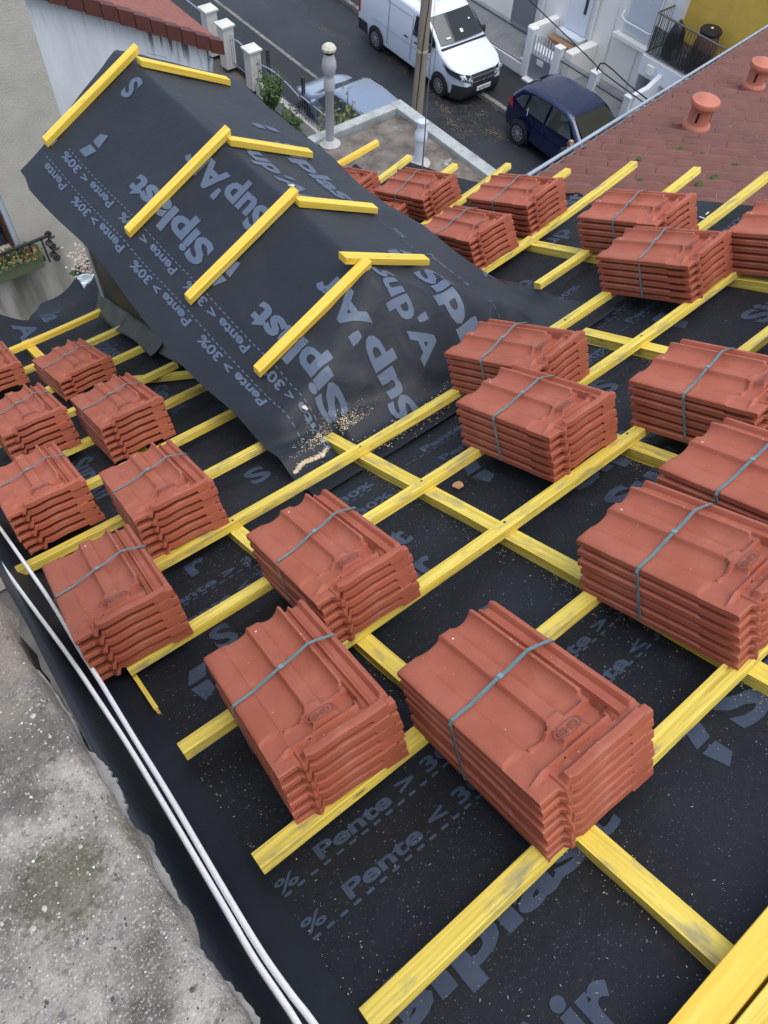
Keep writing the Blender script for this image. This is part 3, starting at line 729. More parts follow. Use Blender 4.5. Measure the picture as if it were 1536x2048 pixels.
# ------------------------------------------------------------------ concrete parapet
M['conc'] = mat('old_concrete', (0.095, 0.085, 0.072), 0.95, col2=(0.42, 0.385, 0.335), scale=11, detail=15, bump=1.0, bscale=200, bdist=0.007)
mix_layer(M['conc'], (0.10, 0.095, 0.085), 60, 0.52, 0.66, detail=10, strength=0.75)
mix_layer(M['conc'], (0.50, 0.46, 0.40), 330, 0.56, 0.64, detail=3, strength=0.7)
mix_layer(M['conc'], (0.075, 0.075, 0.015), 4.2, 0.56, 0.70, detail=14, strength=0.8)
mix_layer(M['conc'], (0.42, 0.36, 0.28), 2.0, 0.56, 0.75, detail=12, strength=0.45)
PZ = .45
def pedge(y): return -.174+.005*noise.noise(Vector((y*7, 0, 0)))+.0025*noise.noise(Vector((y*31, 3, 0)))+.0025*noise.noise(Vector((y*110, 5, 0)))
def ptop(x, y):
    z = PZ+.012*noise.noise(Vector((x*3, y*3, 0)))+.0012*noise.noise(Vector((x*22, y*22, 1)))+.0014*noise.noise(Vector((x*70, y*70, 2)))+.0012*noise.noise(Vector((x*160, y*160, 3)))
    e = pedge(y); d = e-x
    z -= .016*max(0, 1-d/.010)**2
    return z
mb = MB()
ysp = [-.35+k*.0055 for k in range(270)]
ts = [0, .002, .005, .009, .014, .02, .028]+[.034+k*.0075 for k in range(70)]
mb.grid(lambda t, y: Vector((pedge(y)-t, y, ptop(pedge(y)-t, y))), ts, ysp)
mb.grid(lambda z, y: Vector((pedge(y)-(.012*noise.noise(Vector((y*20, z*20, 1))) if z < PZ-.06 else 0)-.065*(1 if z < PZ-.08 else 0), y, z if z < PZ-.045 else ptop(pedge(y), y))), [PZ-.9, PZ-.6, PZ-.3, PZ-.1, PZ-.081, PZ-.065, PZ-.045], ysp)
pa = mb.build('concrete_parapet', None, sm=50); pa.data.materials.append(M['conc']); flip_up(pa)
tag(pa, 'rough weathered concrete parapet with moss and white grit filling the lower left corner', 'parapet')
rd = random.Random(3)
M['grit'] = mat('white_grit', (.72, .70, .66), .6); M['stone'] = mat('brown_grit', (.26, .22, .17), .7, var=.3, scale=40)
for (nm, mt, cnt, r0, r1) in (('white_grit', M['grit'], 2600, .0005, .0014), ('stone_grit', M['stone'], 5200, .0007, .0024), ('dark_grit', mat('dark_grit', (.07, .065, .06), .8), 4200, .0006, .0020), ('pale_grit', mat('pale_grit', (.45, .41, .35), .8, var=.2, scale=50), 5200, .0006, .0022)):
    g = MB()
    for k in range(cnt):
        y = rd.uniform(-.3, 1.1); x = pedge(y)-rd.random()**1.0*.5-.004
        if nm == 'white_grit' and noise.noise(Vector((x*5, y*5, 9)))+rd.uniform(-.35, .35) < 0.02: continue
        r = rd.uniform(r0, r1)*(1 if rd.random() > .04 else 2.2); z = ptop(x, y)
        a = rd.uniform(0, 6.28); n = 5
        vs = [Vector((x+r*math.cos(a+2*PI*i/n)*rd.uniform(.7, 1.2), y+r*math.sin(a+2*PI*i/n), z-.0004)) for i in range(n)]+[Vector((x, y, z+r*.55))]
        g.add(vs, [(i, (i+1) % n, n) for i in range(n)])
    o = g.build(nm, mt, pa); o['kind'] = 'stuff'
spot(M['conc'], (.060, .062, .012), (-.265, .325, .45), .085, 120, .66, .84, .55)
spot(M['conc'], (.055, .05, .04), (-.30, .62, .45), .30, 14, .66, .86, .6)
spot(M['conc'], (.30, .25, .19), (-.22, .70, .45), .25, 30, .70, .85, .5)
# thin broken slabs of mortar along the edge
M['mortar'] = mat('pale_mortar', (.25, .24, .22), .85, var=.25, scale=30, bump=.5, bscale=90, bdist=.004)
for k, (y0, y1, wd) in enumerate(((.36, .47, .016), (.20, .33, .010), (-.02, .13, .012), (.50, .62, .005))):
    n = 26; pts = [(pedge(lerp(y0, y1, i/n))-.01, lerp(y0, y1, i/n)) for i in range(n+1)]
    pts += [(pedge(lerp(y0, y1, i/n))+wd*max(0,math.sin(PI*i/n))**.6*(.7+.5*noise.noise(Vector((i*.9, k, 0)))), lerp(y0, y1, i/n)) for i in range(n, -1, -1)]
    g = MB(); g.prism(pts, .008, Matrix.Translation((0, 0, PZ-.052))); g.build('mortar_lip', M['mortar'], pa)
# ------------------------------------------------------------------ white cables
C1 = [(-.164, 2.133), (-.159, 1.996), (-.149, 1.694), (-.141, 1.414), (-.141, 1.156), (-.138, .995), (-.138, .773), (-.137, .549), (-.140, .294), (-.140, .16), (-.135, .072), (-.129, .011), (-.122, -.12)]
C2 = [(-.215, 1.891), (-.209, 1.775), (-.194, 1.521), (-.171, 1.154), (-.162, .927), (-.1565, .754), (-.1545, .543), (-.1545, .292), (-.155, .163), (-.151, .08), (-.149, .027), (-.15, -.12)]
def crv(P):
    out = []
    for i in range(len(P)-1):
        p0 = P[max(0, i-1)]; p1 = P[i]; p2 = P[i+1]; p3 = P[min(len(P)-1, i+2)]
        for k in range(6):
            t = k/6; out.append(tuple(.5*((2*p1[j])+(-p0[j]+p2[j])*t+(2*p0[j]-5*p1[j]+4*p2[j]-p3[j])*t*t+(-p0[j]+3*p1[j]-3*p2[j]+p3[j])*t**3) for j in range(len(p1))))
    out.append(P[-1]); return out
for P, lb in ((C1, 'white cable lying nearer the tile bundles along the black strip'), (C2, 'white cable lying nearer the concrete parapet along the black strip')):
    P = [(P[0][0]+.01, P[0][1]+1.2)]+P
    g = MB(); g.tube([RW(a, b, .05) for a, b in crv(P)], .0060, 10)
    o = g.build('cable', M['cable'], sm=60); tag(o, lb, 'cable', 'pair of white cables')
# ------------------------------------------------------------------ sawdust, fibres, chips
rd = random.Random(11)
def flake(g, p, n, r, asp=1.0):
    a = rd.uniform(0, 6.28); t = Vector((math.cos(a), math.sin(a), 0)); t = (t-n*t.dot(n)).normalized(); b = n.cross(t)
    l = r*asp; tl = n*rd.uniform(-.3, .5)*r
    g.add([p+t*l+tl, p+b*r, p-t*l, p-b*r], [(0, 1, 2, 3)])
RN = RM @ Vector((0, 0, 1))
g = MB()
for (cu_, v0, v1, cnt) in ((.41, -.7, 1.4, 700), (.925, -.6, 1.7, 1500), (1.44, -.5, 1.2, 1500), (1.95, -.3, 1.5, 900), (2.5, .5, 2.2, 600), (-.05, 0.0, 1.2, 260)):
    for k in range(cnt):
        v = rd.uniform(v0, v1); off = -abs(rd.gauss(0, .022))-.002 if rd.random() < .7 else .042+abs(rd.gauss(0, .016))
        if noise.noise(Vector((v*6, cu_*9, 0)))+rd.uniform(-.4, .4) < 0: continue
        u = cu_+off
        flake(g, RW(u, v, wm(u, v)+.002+rd.random()*.002), RN, rd.uniform(.0004, .0011), rd.uniform(1, 2.6))
for k in range(1000):
    a = rd.gauss(0, .07); b = abs(rd.gauss(0, .035)); x = .95+a+.5*b; y = 1.41+b
    flake(g, on_dorm(x, y)+Vector((0, 0, .001)), Vector((0, 0, 1)), rd.uniform(.0005, .0017), rd.uniform(1, 2.5))
for k in range(900):
    t = rd.random(); x = .74+.15*t+rd.gauss(0, .005); y = 1.37+.02*t+.008*math.sin(t*6)+rd.gauss(0, .004)
    flake(g, on_dorm(x, y)+Vector((0, 0, .001)), Vector((0, 0, 1)), rd.uniform(.0006, .002), 1.8)
for k in range(900):
    x = rd.uniform(.95, 1.6); y = 1.29+rd.gauss(0, .03)
    flake(g, on_dorm(x, y)+Vector((0, 0, .001)), Vector((0, 0, 1)), rd.uniform(.0005, .0018), rd.uniform(1, 4))
o = g.build('sawdust', M['dust']); tag(o, 'pale sawdust scattered along the counter battens and at the dormer sheet', 'sawdust', kind='stuff')
g = MB()
for k in range(22000):
    u = rd.uniform(-.05, 3.0)**1.0; v = rd.uniform(-.7, 3.2)
    if rd.random() > .25+.9*max(0, noise.noise(Vector((u*2.6, v*2.6, 0)))+.25): continue
    flake(g, RW(u, v, wm(u, v)+.0022), RN, rd.uniform(.0003, .0009), rd.uniform(1, 5))
o = g.build('fibres', M['fibre']); tag(o, 'fine pale fibres and dust speckling the black underlay', 'dust', kind='stuff')
def chip(pts, base, m, label, name='wood_chip', th=.006):
    g = MB(); g.prism(pts, th, Matrix.Translation(base) @ RM.to_4x4()); o = g.build(name, m, bevel=.0012); tag(o, label, 'wood chip'); return o
M['chip'] = mat('chip_wood', (.55, .33, .16), .75, col2=(.30, .15, .07), scale=60, detail=5, space='Object', stretch=(1, 5, 1))
chip([(-.014, -.016), (.008, -.018), (.016, -.004), (.014, .012), (-.002, .017), (-.017, .010)], RW(1.04, 1.02, WM+.002), M['chip'], 'loose square chip of brown wood on the black sheet between two battens')
chip([(-.006, -.02), (.004, -.016), (.010, .012), (.001, .026), (-.008, .010)], on_dorm(.915, 1.55)+Vector((0, 0, .012)), mat('pale_chip', (.66, .60, .46), .8), 'upright pale splinter at the top of the sawdust pile', th=.004)
chip([(-.010, -.012), (.007, -.009), (.011, .006), (-.004, .012)], on_dorm(.86, 1.37)+Vector((0, 0, .004)), mat('pale_chip2', (.68, .60, .42), .8), 'small pale offcut beside the batten below the sawdust pile')
chip([(-.008, -.018), (.005, -.020), (.009, .0), (-.004, .022)], Vector((1.40, 2.32, -.445))+Vector((.0, -.02, .045)), mat('pale_chip3', (.72, .66, .50), .8), 'pale splinter sticking up at the ridge end of the third dormer batten', th=.004)
# ================================================================== surroundings
GZ = -11.6
def poly(name, pts, m, z=None, label=None, kind='structure', parent=None):
    g = MB(); g.add([Vector(p) if len(p) == 3 else Vector((p[0], p[1], z)) for p in pts], [tuple(range(len(pts)))])
    o = g.build(name, m, parent); flip_up(o)
    if kind: o['kind'] = kind
    if label: o['label'] = label
    return o
M['asphalt'] = mat('wet_asphalt', (0.011, 0.0135, 0.017), 0.5, col2=(0.024, 0.028, 0.033), scale=.35, detail=10, bump=.25, bscale=25)
mix_layer(M['asphalt'], (0.05, 0.054, 0.056), .9, .60, .72, detail=12, strength=.45)
mix_layer(M['asphalt'], (0.010, 0.012, 0.015), .5, .56, .62, detail=3, strength=.5)
M['pave'] = mat('dark_pavement', (0.014, 0.016, 0.018), 0.6, var=.25, scale=1.2, bump=.2, bscale=30)
M['kerb'] = mat('granite_kerb', (0.20, 0.19, 0.175), 0.8, var=.4, scale=6, detail=10, bump=.4, bscale=30)
mix_layer(M['kerb'], (0.05, 0.06, 0.03), 3, .52, .6, strength=.7)
M['dirt'] = mat('yard_ground', (0.10, 0.095, 0.085), .9, var=.3, scale=2)
poly('ground', [(-120, -120), (160, -120), (160, 160), (-120, 160)], M['dirt'], GZ-.12)
poly('road', [(13.9, -60), (17.5, -60), (17.5, 90), (13.9, 90)], M['asphalt'], GZ)
g = MB(); g.bx(12.25, 13.78, -60, 90, GZ-.1, GZ+.12); o = g.build('pavement', M['pave']); o['kind'] = 'structure'
g = MB(); g.bx(17.66, 19.3, -60, 90, GZ-.1, GZ+.12); o = g.build('pavement', M['pave']); o['kind'] = 'structure'
for (x0, x1, nm) in ((13.78, 13.90, 'kerb'), (17.50, 17.66, 'kerb')):
    g = MB(); y = 4.0
    while y < 36: g.bx(x0, x1, y+.006, y+.99, GZ-.1, GZ+.128+.004*math.sin(y*3)); y += 1.0
    o = g.build(nm, M['kerb'], bevel=.015); o['kind'] = 'structure'
# leaf litter on the wet road
M['leaf'] = mat('brown_leaf_litter', (.11, .08, .045), .8, col2=(.22, .17, .11), scale=9)
rd = random.Random(5); g = MB()
for (cx, cy, rx, ry, n) in ((16.7, 19.2, .20, .6, 420), (16.65, 18.3, .28, .8, 650), (16.45, 17.2, .22, .6, 420), (16.1, 16.2, .28, .5, 420), (15.9, 15.4, .36, .6, 560), (16.85, 15.7, .28, .55, 520), (16.6, 14.5, .27, .45, 480), (15.7, 14.9, .2, .3, 120), (15.0, 17.0, .3, .6, 40), (15.9, 22.3, .15, .7, 160), (16.0, 21.2, .2, .6, 170), (16.2, 23.9, .15, .8, 120), (17.45, 22, .06, 2.5, 260), (17.48, 15.4, .05, .8, 120)):
    for k in range(int(n*.55)):
        x = cx+rd.gauss(0, rx*.6); y = cy+rd.gauss(0, ry*.6)
        if noise.noise(Vector((x*4, y*4, 1)))+rd.uniform(-.3, .3) < -.05: continue
        flake(g, Vector((x, y, GZ+.006+rd.random()*.004)), Vector((0, 0, 1)), rd.uniform(.006, .018), rd.uniform(1, 2))
o = g.build('leaf_litter', M['leaf']); tag(o, 'patches of brown leaf litter and mud on the wet street', 'litter', kind='stuff')
# ------------------------------------------------------------------ flat annex roof with vent pipes
M['annexc'] = mat('lichened_concrete', (0.060, 0.048, 0.037), .9, col2=(0.23, 0.205, 0.175), scale=4.2, detail=14, bump=.5, bscale=30, stretch=(1, 1, 1))
mix_layer(M['annexc'], (0.55, 0.55, 0.53), 3.2, .60, .72, detail=14, strength=.7)
mix_layer(M['annexc'], (0.04, 0.035, 0.03), 7, .58, .68, detail=10, strength=.7)
M['annexrim'] = mat('painted_rim', (.22, .24, .22), .8, col2=(.48, .51, .50), scale=5, detail=10)
mix_layer(M['annexrim'], (.10, .13, .07), 5, .56, .68, detail=10, strength=.6)
M['white'] = mat('off_white_render', (.72, .73, .73), .85, col2=(.80, .81, .82), scale=1.2, detail=8, bump=.15, bscale=20)
AZ = -3.5
an = thing('flat_annex', 'low flat-roofed annex with grimy concrete top and pale rim beside the street', 'building', (5, 5.5, AZ))
def AB(x0, x1, y0, y1, z0, z1, nm, m, par=an, bev=None):
    g = MB(); g.bx(x0-5, x1-5, y0-5.5, y1-5.5, z0-AZ, z1-AZ); return g.build(nm, m, par, bevel=bev)
AB(4.45, 5.68, 1.2, 6.48, GZ, AZ-.16, 'wall', M['white'])
g = MB(); g.grid(lambda x, y: Vector((x-5, y-5.5, .012*noise.noise(Vector((x*2, y*2, 0))))), [4.46+i*1.2/24 for i in range(25)], [1.2+i*5.2/60 for i in range(61)]); o = g.build('roof_slab', M['annexc'], an); flip_up(o)
AB(5.60, 5.75, 1.2, 6.59, AZ-.16, AZ+.055, 'rim', M['annexrim'], bev=.01); AB(4.40, 5.60, 6.47, 6.59, AZ-.16, AZ+.05, 'rim', M['annexrim'], bev=.01)
AB(4.38, 4.45, 1.2, 6.47, AZ-.16, AZ+.04, 'rim', M['annexrim'], bev=.01)
M['pipe'] = mat('grey_pvc', (.36, .36, .38), .45, var=.08, scale=4); M['pipe2'] = mat('pale_blue_pvc', (.56, .62, .70), .4)
M['plaster'] = mat('white_plaster_smear', (.40, .39, .37), .8, var=.15, scale=8)
g = MB(); g.lathe([(.045, 0), (.045, .58), (.050, .585), (.050, .60), (.058, .605), (.058, .70), (.052, .71), (.046, .725), (.046, .74), (.062, .77), (.074, .83), (.070, .88), (.052, .93), (.044, .95)], n=24)
vp = thing('vent_pipe', 'tall grey vent pipe with bulb top and weathered cowl on the annex roof', 'vent pipe', (4.61, 6.41, AZ))
g.build('pipe', M['pipe'], vp, sm=50)
g = MB(); g.lathe([(.045, .955), (.045, .985)], n=16); g.build('collar', M['hole'], vp)
g = MB(); g.lathe([(.05, .975), (.070, .985), (.074, 1.01), (.052, 1.035), (.03, 1.04)], n=9); g.build('cowl', mat('lichen_cowl', (.40, .40, .30), .9, col2=(.62, .60, .48), scale=20), vp)
g = MB(); g.lathe([(.12, .010), (.10, .016), (.08, .03), (.065, .045), (.056, .05)], n=14); g.build('mortar_base', M['plaster'], vp, sm=60)
vp = thing('vent_pipe', 'short pale blue vent pipe behind the end of a batten on the annex roof', 'vent pipe', (5.19, 5.59, AZ))
g = MB(); g.lathe([(.052, 0), (.052, .27), (.066, .28), (.066, .345), (.057, .355), (.057, .37), (.048, .38), (.048, .44), (.056, .445), (.056, .47), (.045, .475)], n=22); g.build('pipe', M['pipe2'], vp, sm=50)
g = MB(); g.lathe([(.13, .006), (.10, .02), (.06, .04)], n=14); g.build('mortar_base', M['plaster'], vp, sm=60)
# ------------------------------------------------------------------ street pole and overhead cable
M['polec'] = mat('concrete_pole', (.20, .165, .125), .9, col2=(.31, .27, .21), scale=4, stretch=(3, 3, .4), detail=9)
po = thing('utility_pole', 'tall tapering concrete utility pole on the near pavement', 'pole', (13.6, 14.72, GZ))
g = MB(); g.lathe([(.17, 0), (.155, 2.0), (.135, 4.5), (.12, 7.5)], n=12); g.build('shaft', M['polec'], po, sm=50)
M['black'] = mat('black_rubber', (.012, .012, .014), .5)
g = MB()
g.lathe([(.15, 3.06), (.152, 3.09), (.15, 3.12)], n=14); g.build('tie_band', mat('rope', (.45, .42, .36), .8), po)
g = MB(); g.tube([(-.13, -.09, 1.2), (-.10, -.12, 3.2), (-.04, -.13, 4.2), (.02, -.13, 7.4)], .013, 6); g.build('pole_cable', M['black'], po)
P0, P1 = Vector((13.4, 14.22, -7.14)), RW(2.775, 3.267, .02)
g = MB(); g.tube([P0+Vector((1.3, 1.4, .8))]+[P0.lerp(P1, t/14)+Vector((0, 0, -.10*math.sin(PI*t/14))) for t in range(15)], .0055, 5)
o = g.build('overhead_wire', M['black']); tag(o, 'thin black wire running from the pole down over the annex roof', 'wire')
g = MB(); g.tube([(19.38, 20.5, -8.4), (19.38, 16.47, -9.44), (19.38, 13.95, -9.95), (19.38, 13.26, -10.12), (19.38, 11.48, -10.25), (19.38, 9, -10.4)], .017, 6)
o = g.build('street_cable', M['black']); tag(o, 'straight black cable sloping across the white house front', 'wire')
g = MB(); g.tube([(19.36, 13.47, -10.13), (19.36, 13.42, -9.93), (19.36, 13.28, -9.86), (19.36, 12.9, -9.90), (19.36, 12.3, -10.02), (19.36, 11.5, -10.1)], .022, 6)
o = g.build('cable_loop', M['black']); tag(o, 'thicker black cable looping up from the gate pillar with the lichened cap', 'wire')
# ------------------------------------------------------------------ vehicles
def offs(pr_, d):
    out = []; n = len(pr_)
    for i in range(n):
        a = Vector(pr_[i-1]); b = Vector(pr_[i]); c = Vector(pr_[(i+1) % n])
        n1 = Vector(((b-a).y, -(b-a).x)).normalized(); n2 = Vector(((c-b).y, -(c-b).x)).normalized()
        m = (n1+n2); m = m.normalized() if m.length > 1e-6 else n1
        out.append(b-m*d)
    return out
def dens(pr_, step):
    out = []
    for i in range(len(pr_)):
        a = Vector(pr_[i]); b = Vector(pr_[(i+1) % len(pr_)]); n = max(1, int((b-a).length/step))
        out += [a.lerp(b, k/n) for k in range(n)]
    return out
def shell(profile, wf_, r=.08):
    """profile (y,z) clockwise seen from +x ; wf_(y,z) half width"""
    P = dens(profile, .16); g = MB(); ks = [-1, -.985, -.95, -.88, -.7, -.35, 0, .35, .7, .88, .95, .985, 1]; rows = []
    area = sum(P[i-1].x*P[i].y-P[i].x*P[i-1].y for i in range(len(P)))
    sg = 1 if area > 0 else -1
    for k in ks:
        t = max(0, (abs(k)-.86)/.14); d = r*(1-math.sqrt(max(0, 1-t*t))); Q_ = offs(P, d*sg)
        rows.append([Vector((wf_(P[i].x, P[i].y)*k, Q_[i].x, Q_[i].y+(-.02*(abs(k)**2) if P[i].y > 1.0 else 0))) for i in range(len(P))])
    n = len(P); vs = [q for r_ in rows for q in r_]; fs = []
    for j in range(len(ks)-1):
        for i in range(n): i2 = (i+1) % n; fs.append((j*n+i, j*n+i2, (j+1)*n+i2, (j+1)*n+i))
    g.add(vs, fs)
    # side skins as grids towards a centre line keep the flanks smooth
    for e in (0, len(ks)-1):
        g.add([], [])
        g.f.append(tuple(e*n+i for i in range(n))); g.uv.append(None)
    return g
def sidepoly(pts, wf_, side, out=.006):
    return [Vector((side*(wf_(y, z)+out), y, z)) for y, z in pts]
def fill(g, ring, c=None):
    c = c or sum(ring, Vector())/len(ring); n = len(ring)
    g.add(ring+[c], [(i, (i+1) % n, n) for i in range(n)])
M['tyre'] = mat('tyre', (.012, .012, .013), .8); M['rim'] = mat('silver_rim', (.42, .43, .45), .35, metal=.7); M['glass'] = mat('car_glass', (.018, .026, .028), .05, spec=.9)
M['glassr'] = mat('bright_glass', (.10, .14, .16), .06, spec=.9)
M['plastic'] = mat('dark_plastic', (.022, .026, .030), .55); M['lamp'] = mat('clear_lamp', (.45, .50, .52), .1); M['red'] = mat('red_lamp', (.45, .02, .02), .15)
M['plate'] = mat('white_plate', (.72, .74, .76), .4); M['chrome'] = mat('chrome', (.6, .62, .65), .15, metal=1)
def wheel(car, x, y, r, side, spokes=9, wdt=.2):
    wh = MB(); rot = Matrix.Rotation(PI/2, 3, 'Y')
    wh.lathe([(r*.60, -wdt/2), (r*.93, -wdt/2), (r, -wdt/2+.03), (r, wdt/2-.03), (r*.93, wdt/2), (r*.60, wdt/2)], (x, y, r), 28, rot); o = wh.build('wheel', M['tyre'], car, sm=40)
    g = MB(); xf = x+side*(wdt/2+.004)
    g.lathe([(r*.62, -.008), (r*.62, .008)], (xf-side*.03, y, r), 24, rot); g.build('rim_back', M['plastic'], o)
    g = MB()
    for k in range(spokes):
        a = 2*PI*k/spokes; g.box((xf-side*.008, y+math.cos(a)*r*.34, r+math.sin(a)*r*.34), (.02, r*.50, r*.13), Matrix.Rotation(a, 3, 'X'))
    g.lathe([(r*.17, -.02), (r*.17, .012)], (xf-side*.002, y, r), 14, rot)
    ringp = []
    for rr in (r*.64, r*.56):
        for k in range(24): a = 2*PI*k/24; ringp.append(Vector((xf, y+rr*math.cos(a), r+rr*math.sin(a))))
    g.add(ringp, [(k, (k+1) % 24, 24+(k+1) % 24, 24+k) for k in range(24)])
    g.build('rim', M['rim'], o)
def arch(car, wf_, y, r, side, m, z0=.02):
    """dark wheel housing set proud of the flank"""
    g = MB(); ring = []
    for k in range(25):
        a = PI*k/24; yy = y+r*math.cos(a); zz = max(z0, .32+r*math.sin(a)); ring.append(Vector((side*(wf_(yy, zz)+.004), yy, zz)))
    ring += [Vector((side*(wf_(y-r, .16)+.004), y-r, .16)), Vector((side*(wf_(y+r, .16)+.004), y+r, .16))]
    fill(g, ring, Vector((side*(wf_(y, .4)+.004), y, .32))); g.build('wheel_arch', m, car)
def quadfn(g, A, B, C_, D, nx=6, ny=4, bulge=0, n=None):
    vs = []
    for j in range(ny+1):
        for i in range(nx+1):
            s, t = i/nx, j/ny; p = A.lerp(B, s).lerp(D.lerp(C_, s), t)
            if bulge: p = p+n*bulge*math.sin(PI*s)
            vs.append(p)
    g.add(vs, [(j*(nx+1)+i, j*(nx+1)+i+1, (j+1)*(nx+1)+i+1, (j+1)*(nx+1)+i) for j in range(ny) for i in range(nx)])
# --- white van, nose towards -y ; local origin under the nose
M['vanp'] = mat('white_van_paint', (.70, .76, .84), .25, coat=.6, var=.02, scale=2)
van = thing('white_van', 'white panel van with black bumper parked nose towards the blue car', 'van', (17.40, 15.98, GZ), rot=Matrix.Rotation(math.radians(-1.5), 3, 'Z'))
vprof = [(.10, .22), (.02, .45), (.03, .72), (.14, .90), (.42, 1.03), (.95, 1.20), (1.12, 1.30), (1.58, 1.66), (1.88, 1.84), (2.15, 1.905), (3.4, 1.93), (4.9, 1.90), (5.05, 1.80), (5.12, 1.0), (5.14, .45), (5.08, .24)]
def vw(y, z):
    w0 = .955-.075*smooth((z-1.0)/.95)-.03*smooth((.5-z)/.4)
    if y < .75: w0 -= .26*((.75-y)/.75)**2.1
    if y < 1.9 and z > 1.0: w0 -= .03*smooth((z-1)/.6)
    return w0
body = shell(vprof, vw, .09).build('body', M['vanp'], van, sm=38)
g = MB(); A, B = (1.14, 1.33), (1.86, 1.815)
def wsp(k, p): return Vector((k*(vw(p[0], p[1])-.09), p[0], p[1]))+Vector((0, -.010, .014))
quadfn(g, wsp(-1, A), wsp(1, A), wsp(1, B), wsp(-1, B), 10, 3, .05, Vector((0, -.9, .2))); g.build('windscreen', M['glass'], van, sm=60)
g = MB(); quadfn(g, wsp(-.98, (1.16, 1.36)), wsp(-.25, (1.16, 1.36)), wsp(-.35, (1.82, 1.79)), wsp(-.96, (1.82, 1.79)), 6, 3, .0); 
for s_ in (-1, 1):
    g = MB(); fill(g, sidepoly([(1.28, 1.24), (1.30, 1.38), (1.66, 1.66), (1.95, 1.74), (2.28, 1.75), (2.32, 1.20)], vw, s_, .008)); g.build('side_window', M['glass'], van)
    g = MB()
    for yy in (1.22, 2.38, 3.55): quadfn(g, *[Vector((s_*(vw(a, b)+.004), a, b)) for a, b in ((yy, .42), (yy+.016, .42), (yy+.016, 1.72), (yy, 1.72))] if yy > 1.3 else [Vector((s_*(vw(a, b)+.004), a, b)) for a, b in ((1.22, .42), (1.236, .42), (1.236, 1.20), (1.22, 1.20))], 1, 5)
    g.build('door_gap', M['plastic'], van)
    g = MB(); quadfn(g, *[Vector((s_*(vw(a, b)+.005), a, b)) for a, b in ((2.45, 1.64), (4.9, 1.62), (4.9, 1.60), (2.45, 1.62))], 8, 1); quadfn(g, *[Vector((s_*(vw(a, b)+.005), a, b)) for a, b in ((1.4, .86), (4.4, .88), (4.4, .865), (1.4, .845))], 8, 1); g.build('crease_shade', mat('shade_line', (.30, .34, .40), .4), van)  # shade of the side creases painted as flat grey strips
    g = MB(); g.box((s_*(vw(2.1, 1.02)+.02), 2.12, 1.04), (.03, .16, .035)); g.box((s_*(vw(2.6, 1.02)+.02), 2.62, 1.04), (.03, .16, .035)); g.build('door_handle', M['plastic'], van)
    g = MB(); g.box((s_*(vw(1.35, 1.2)+.13), 1.42, 1.22), (.17, .11, .24)); g.build('mirror', M['plastic'], van, bevel=.03)
    arch(van, vw, .92, .39, s_, M['plastic']); arch(van, vw, 4.12, .39, s_, M['plastic'])
    wheel(van, s_*(.955-.08), .92, .325, s_, 10); wheel(van, s_*(.955-.08), 4.12, .325, s_, 10)
    g = MB(); quadfn(g, *[Vector((s_*(vw(a, b)+.004), a, b)) for a, b in ((4.56, .28), (5.06, .28), (5.08, .62), (4.60, .60))], 4, 2); g.build('bumper_corner', M['plastic'], van)
    g = MB(); quadfn(g, *[Vector((s_*(vw(a, b)+.006), a, b)) for a, b in ((4.98, .8), (5.06, .8), (5.04, 1.25), (4.98, 1.25))], 2, 2); g.build('tail_light', M['red'], van)
def vy0(z):
    T = [(.20, .12), (.22, .10), (.45, .02), (.72, .03), (.90, .14), (1.03, .42)]
    for (a, ya), (b, yb) in zip(T, T[1:]):
        if z <= b: return lerp(ya, yb, (z-a)/(b-a))
    return .42
def wrap(s, z, out=.03):
    a = abs(s); sg = 1 if s >= 0 else -1; y0 = vy0(z)
    if a < .62: x, y = a/.62*(vw(y0, z)-.05), y0-out+.012*(a/.62)**4
    else:
        k = (a-.62)/.38; y = y0-out+.012+k*.62; x = vw(max(y, y0), z)-.05*(1-k)**3+out*min(1, k*6)*.75
    return Vector((sg*x, y, z))
SS = [k/24-1 for k in range(49)]
g = MB(); g.grid(lambda a, z: wrap(a*.86, z, .035), SS, [.17, .24, .34, .46, .54, .60]); g.build('bumper', M['plastic'], van, sm=60)
g = MB(); g.grid(lambda a, z: wrap(a*.40, z, .03), SS[::4], [.60, .66, .74, .82, .87]); g.build('grille', M['plastic'], van, sm=60)
for s_ in (-1, 1):
    g = MB(); n = 8; vs = []
    for k in range(n+1):
        t = k/n; s__ = s_*lerp(.42, .93, t); vs += [wrap(s__, lerp(.66, .84, t), .022), wrap(s__, lerp(.86, 1.00, t**.8), .022)]
    g.add(vs, [(2*k, 2*k+1, 2*k+3, 2*k+2) for k in range(n)]); hd = g.build('headlight', M['plastic'], van)
    for (sa, za) in ((.50, .76), (.66, .80)):
        g = MB(); p = wrap(s_*sa, za, .03); g.lathe([(.062, -.012), (.055, .012)], p, 12, Matrix.Rotation(PI/2, 3, 'X') @ Matrix.Rotation(-s_*.3, 3, 'Y')); g.build('lamp', M['lamp'], hd)
g = MB()
for zz in (.66, .78): g.bx(-.50, .50, vy0(zz)-.045, vy0(zz), zz, zz+.02)
g.build('grille_bar', mat('grille_bar', (.12, .13, .14), .3), van)
g = MB(); ring = []
for rr in (.12, .092):
    for k in range(24): ring.append(Vector((rr*math.cos(2*PI*k/24), -.055, .725+rr*math.sin(2*PI*k/24))))
g.add(ring, [(k, (k+1) % 24, 24+(k+1) % 24, 24+k) for k in range(24)])
for k in range(3): a = PI/2+k*2*PI/3; g.box((.045*math.cos(a), -.055, .725+.045*math.sin(a)), (.09, .01, .018), Matrix.Rotation(-a, 3, 'Y'))
g.build('star_badge', M['chrome'], van)
g = MB(); g.bx(-.27, .27, -.045, -.02, .40, .52); pl = g.build('number_plate', M['plate'], van)
g = MB()      # the characters are too blurred to read in the photograph: plain dark strokes
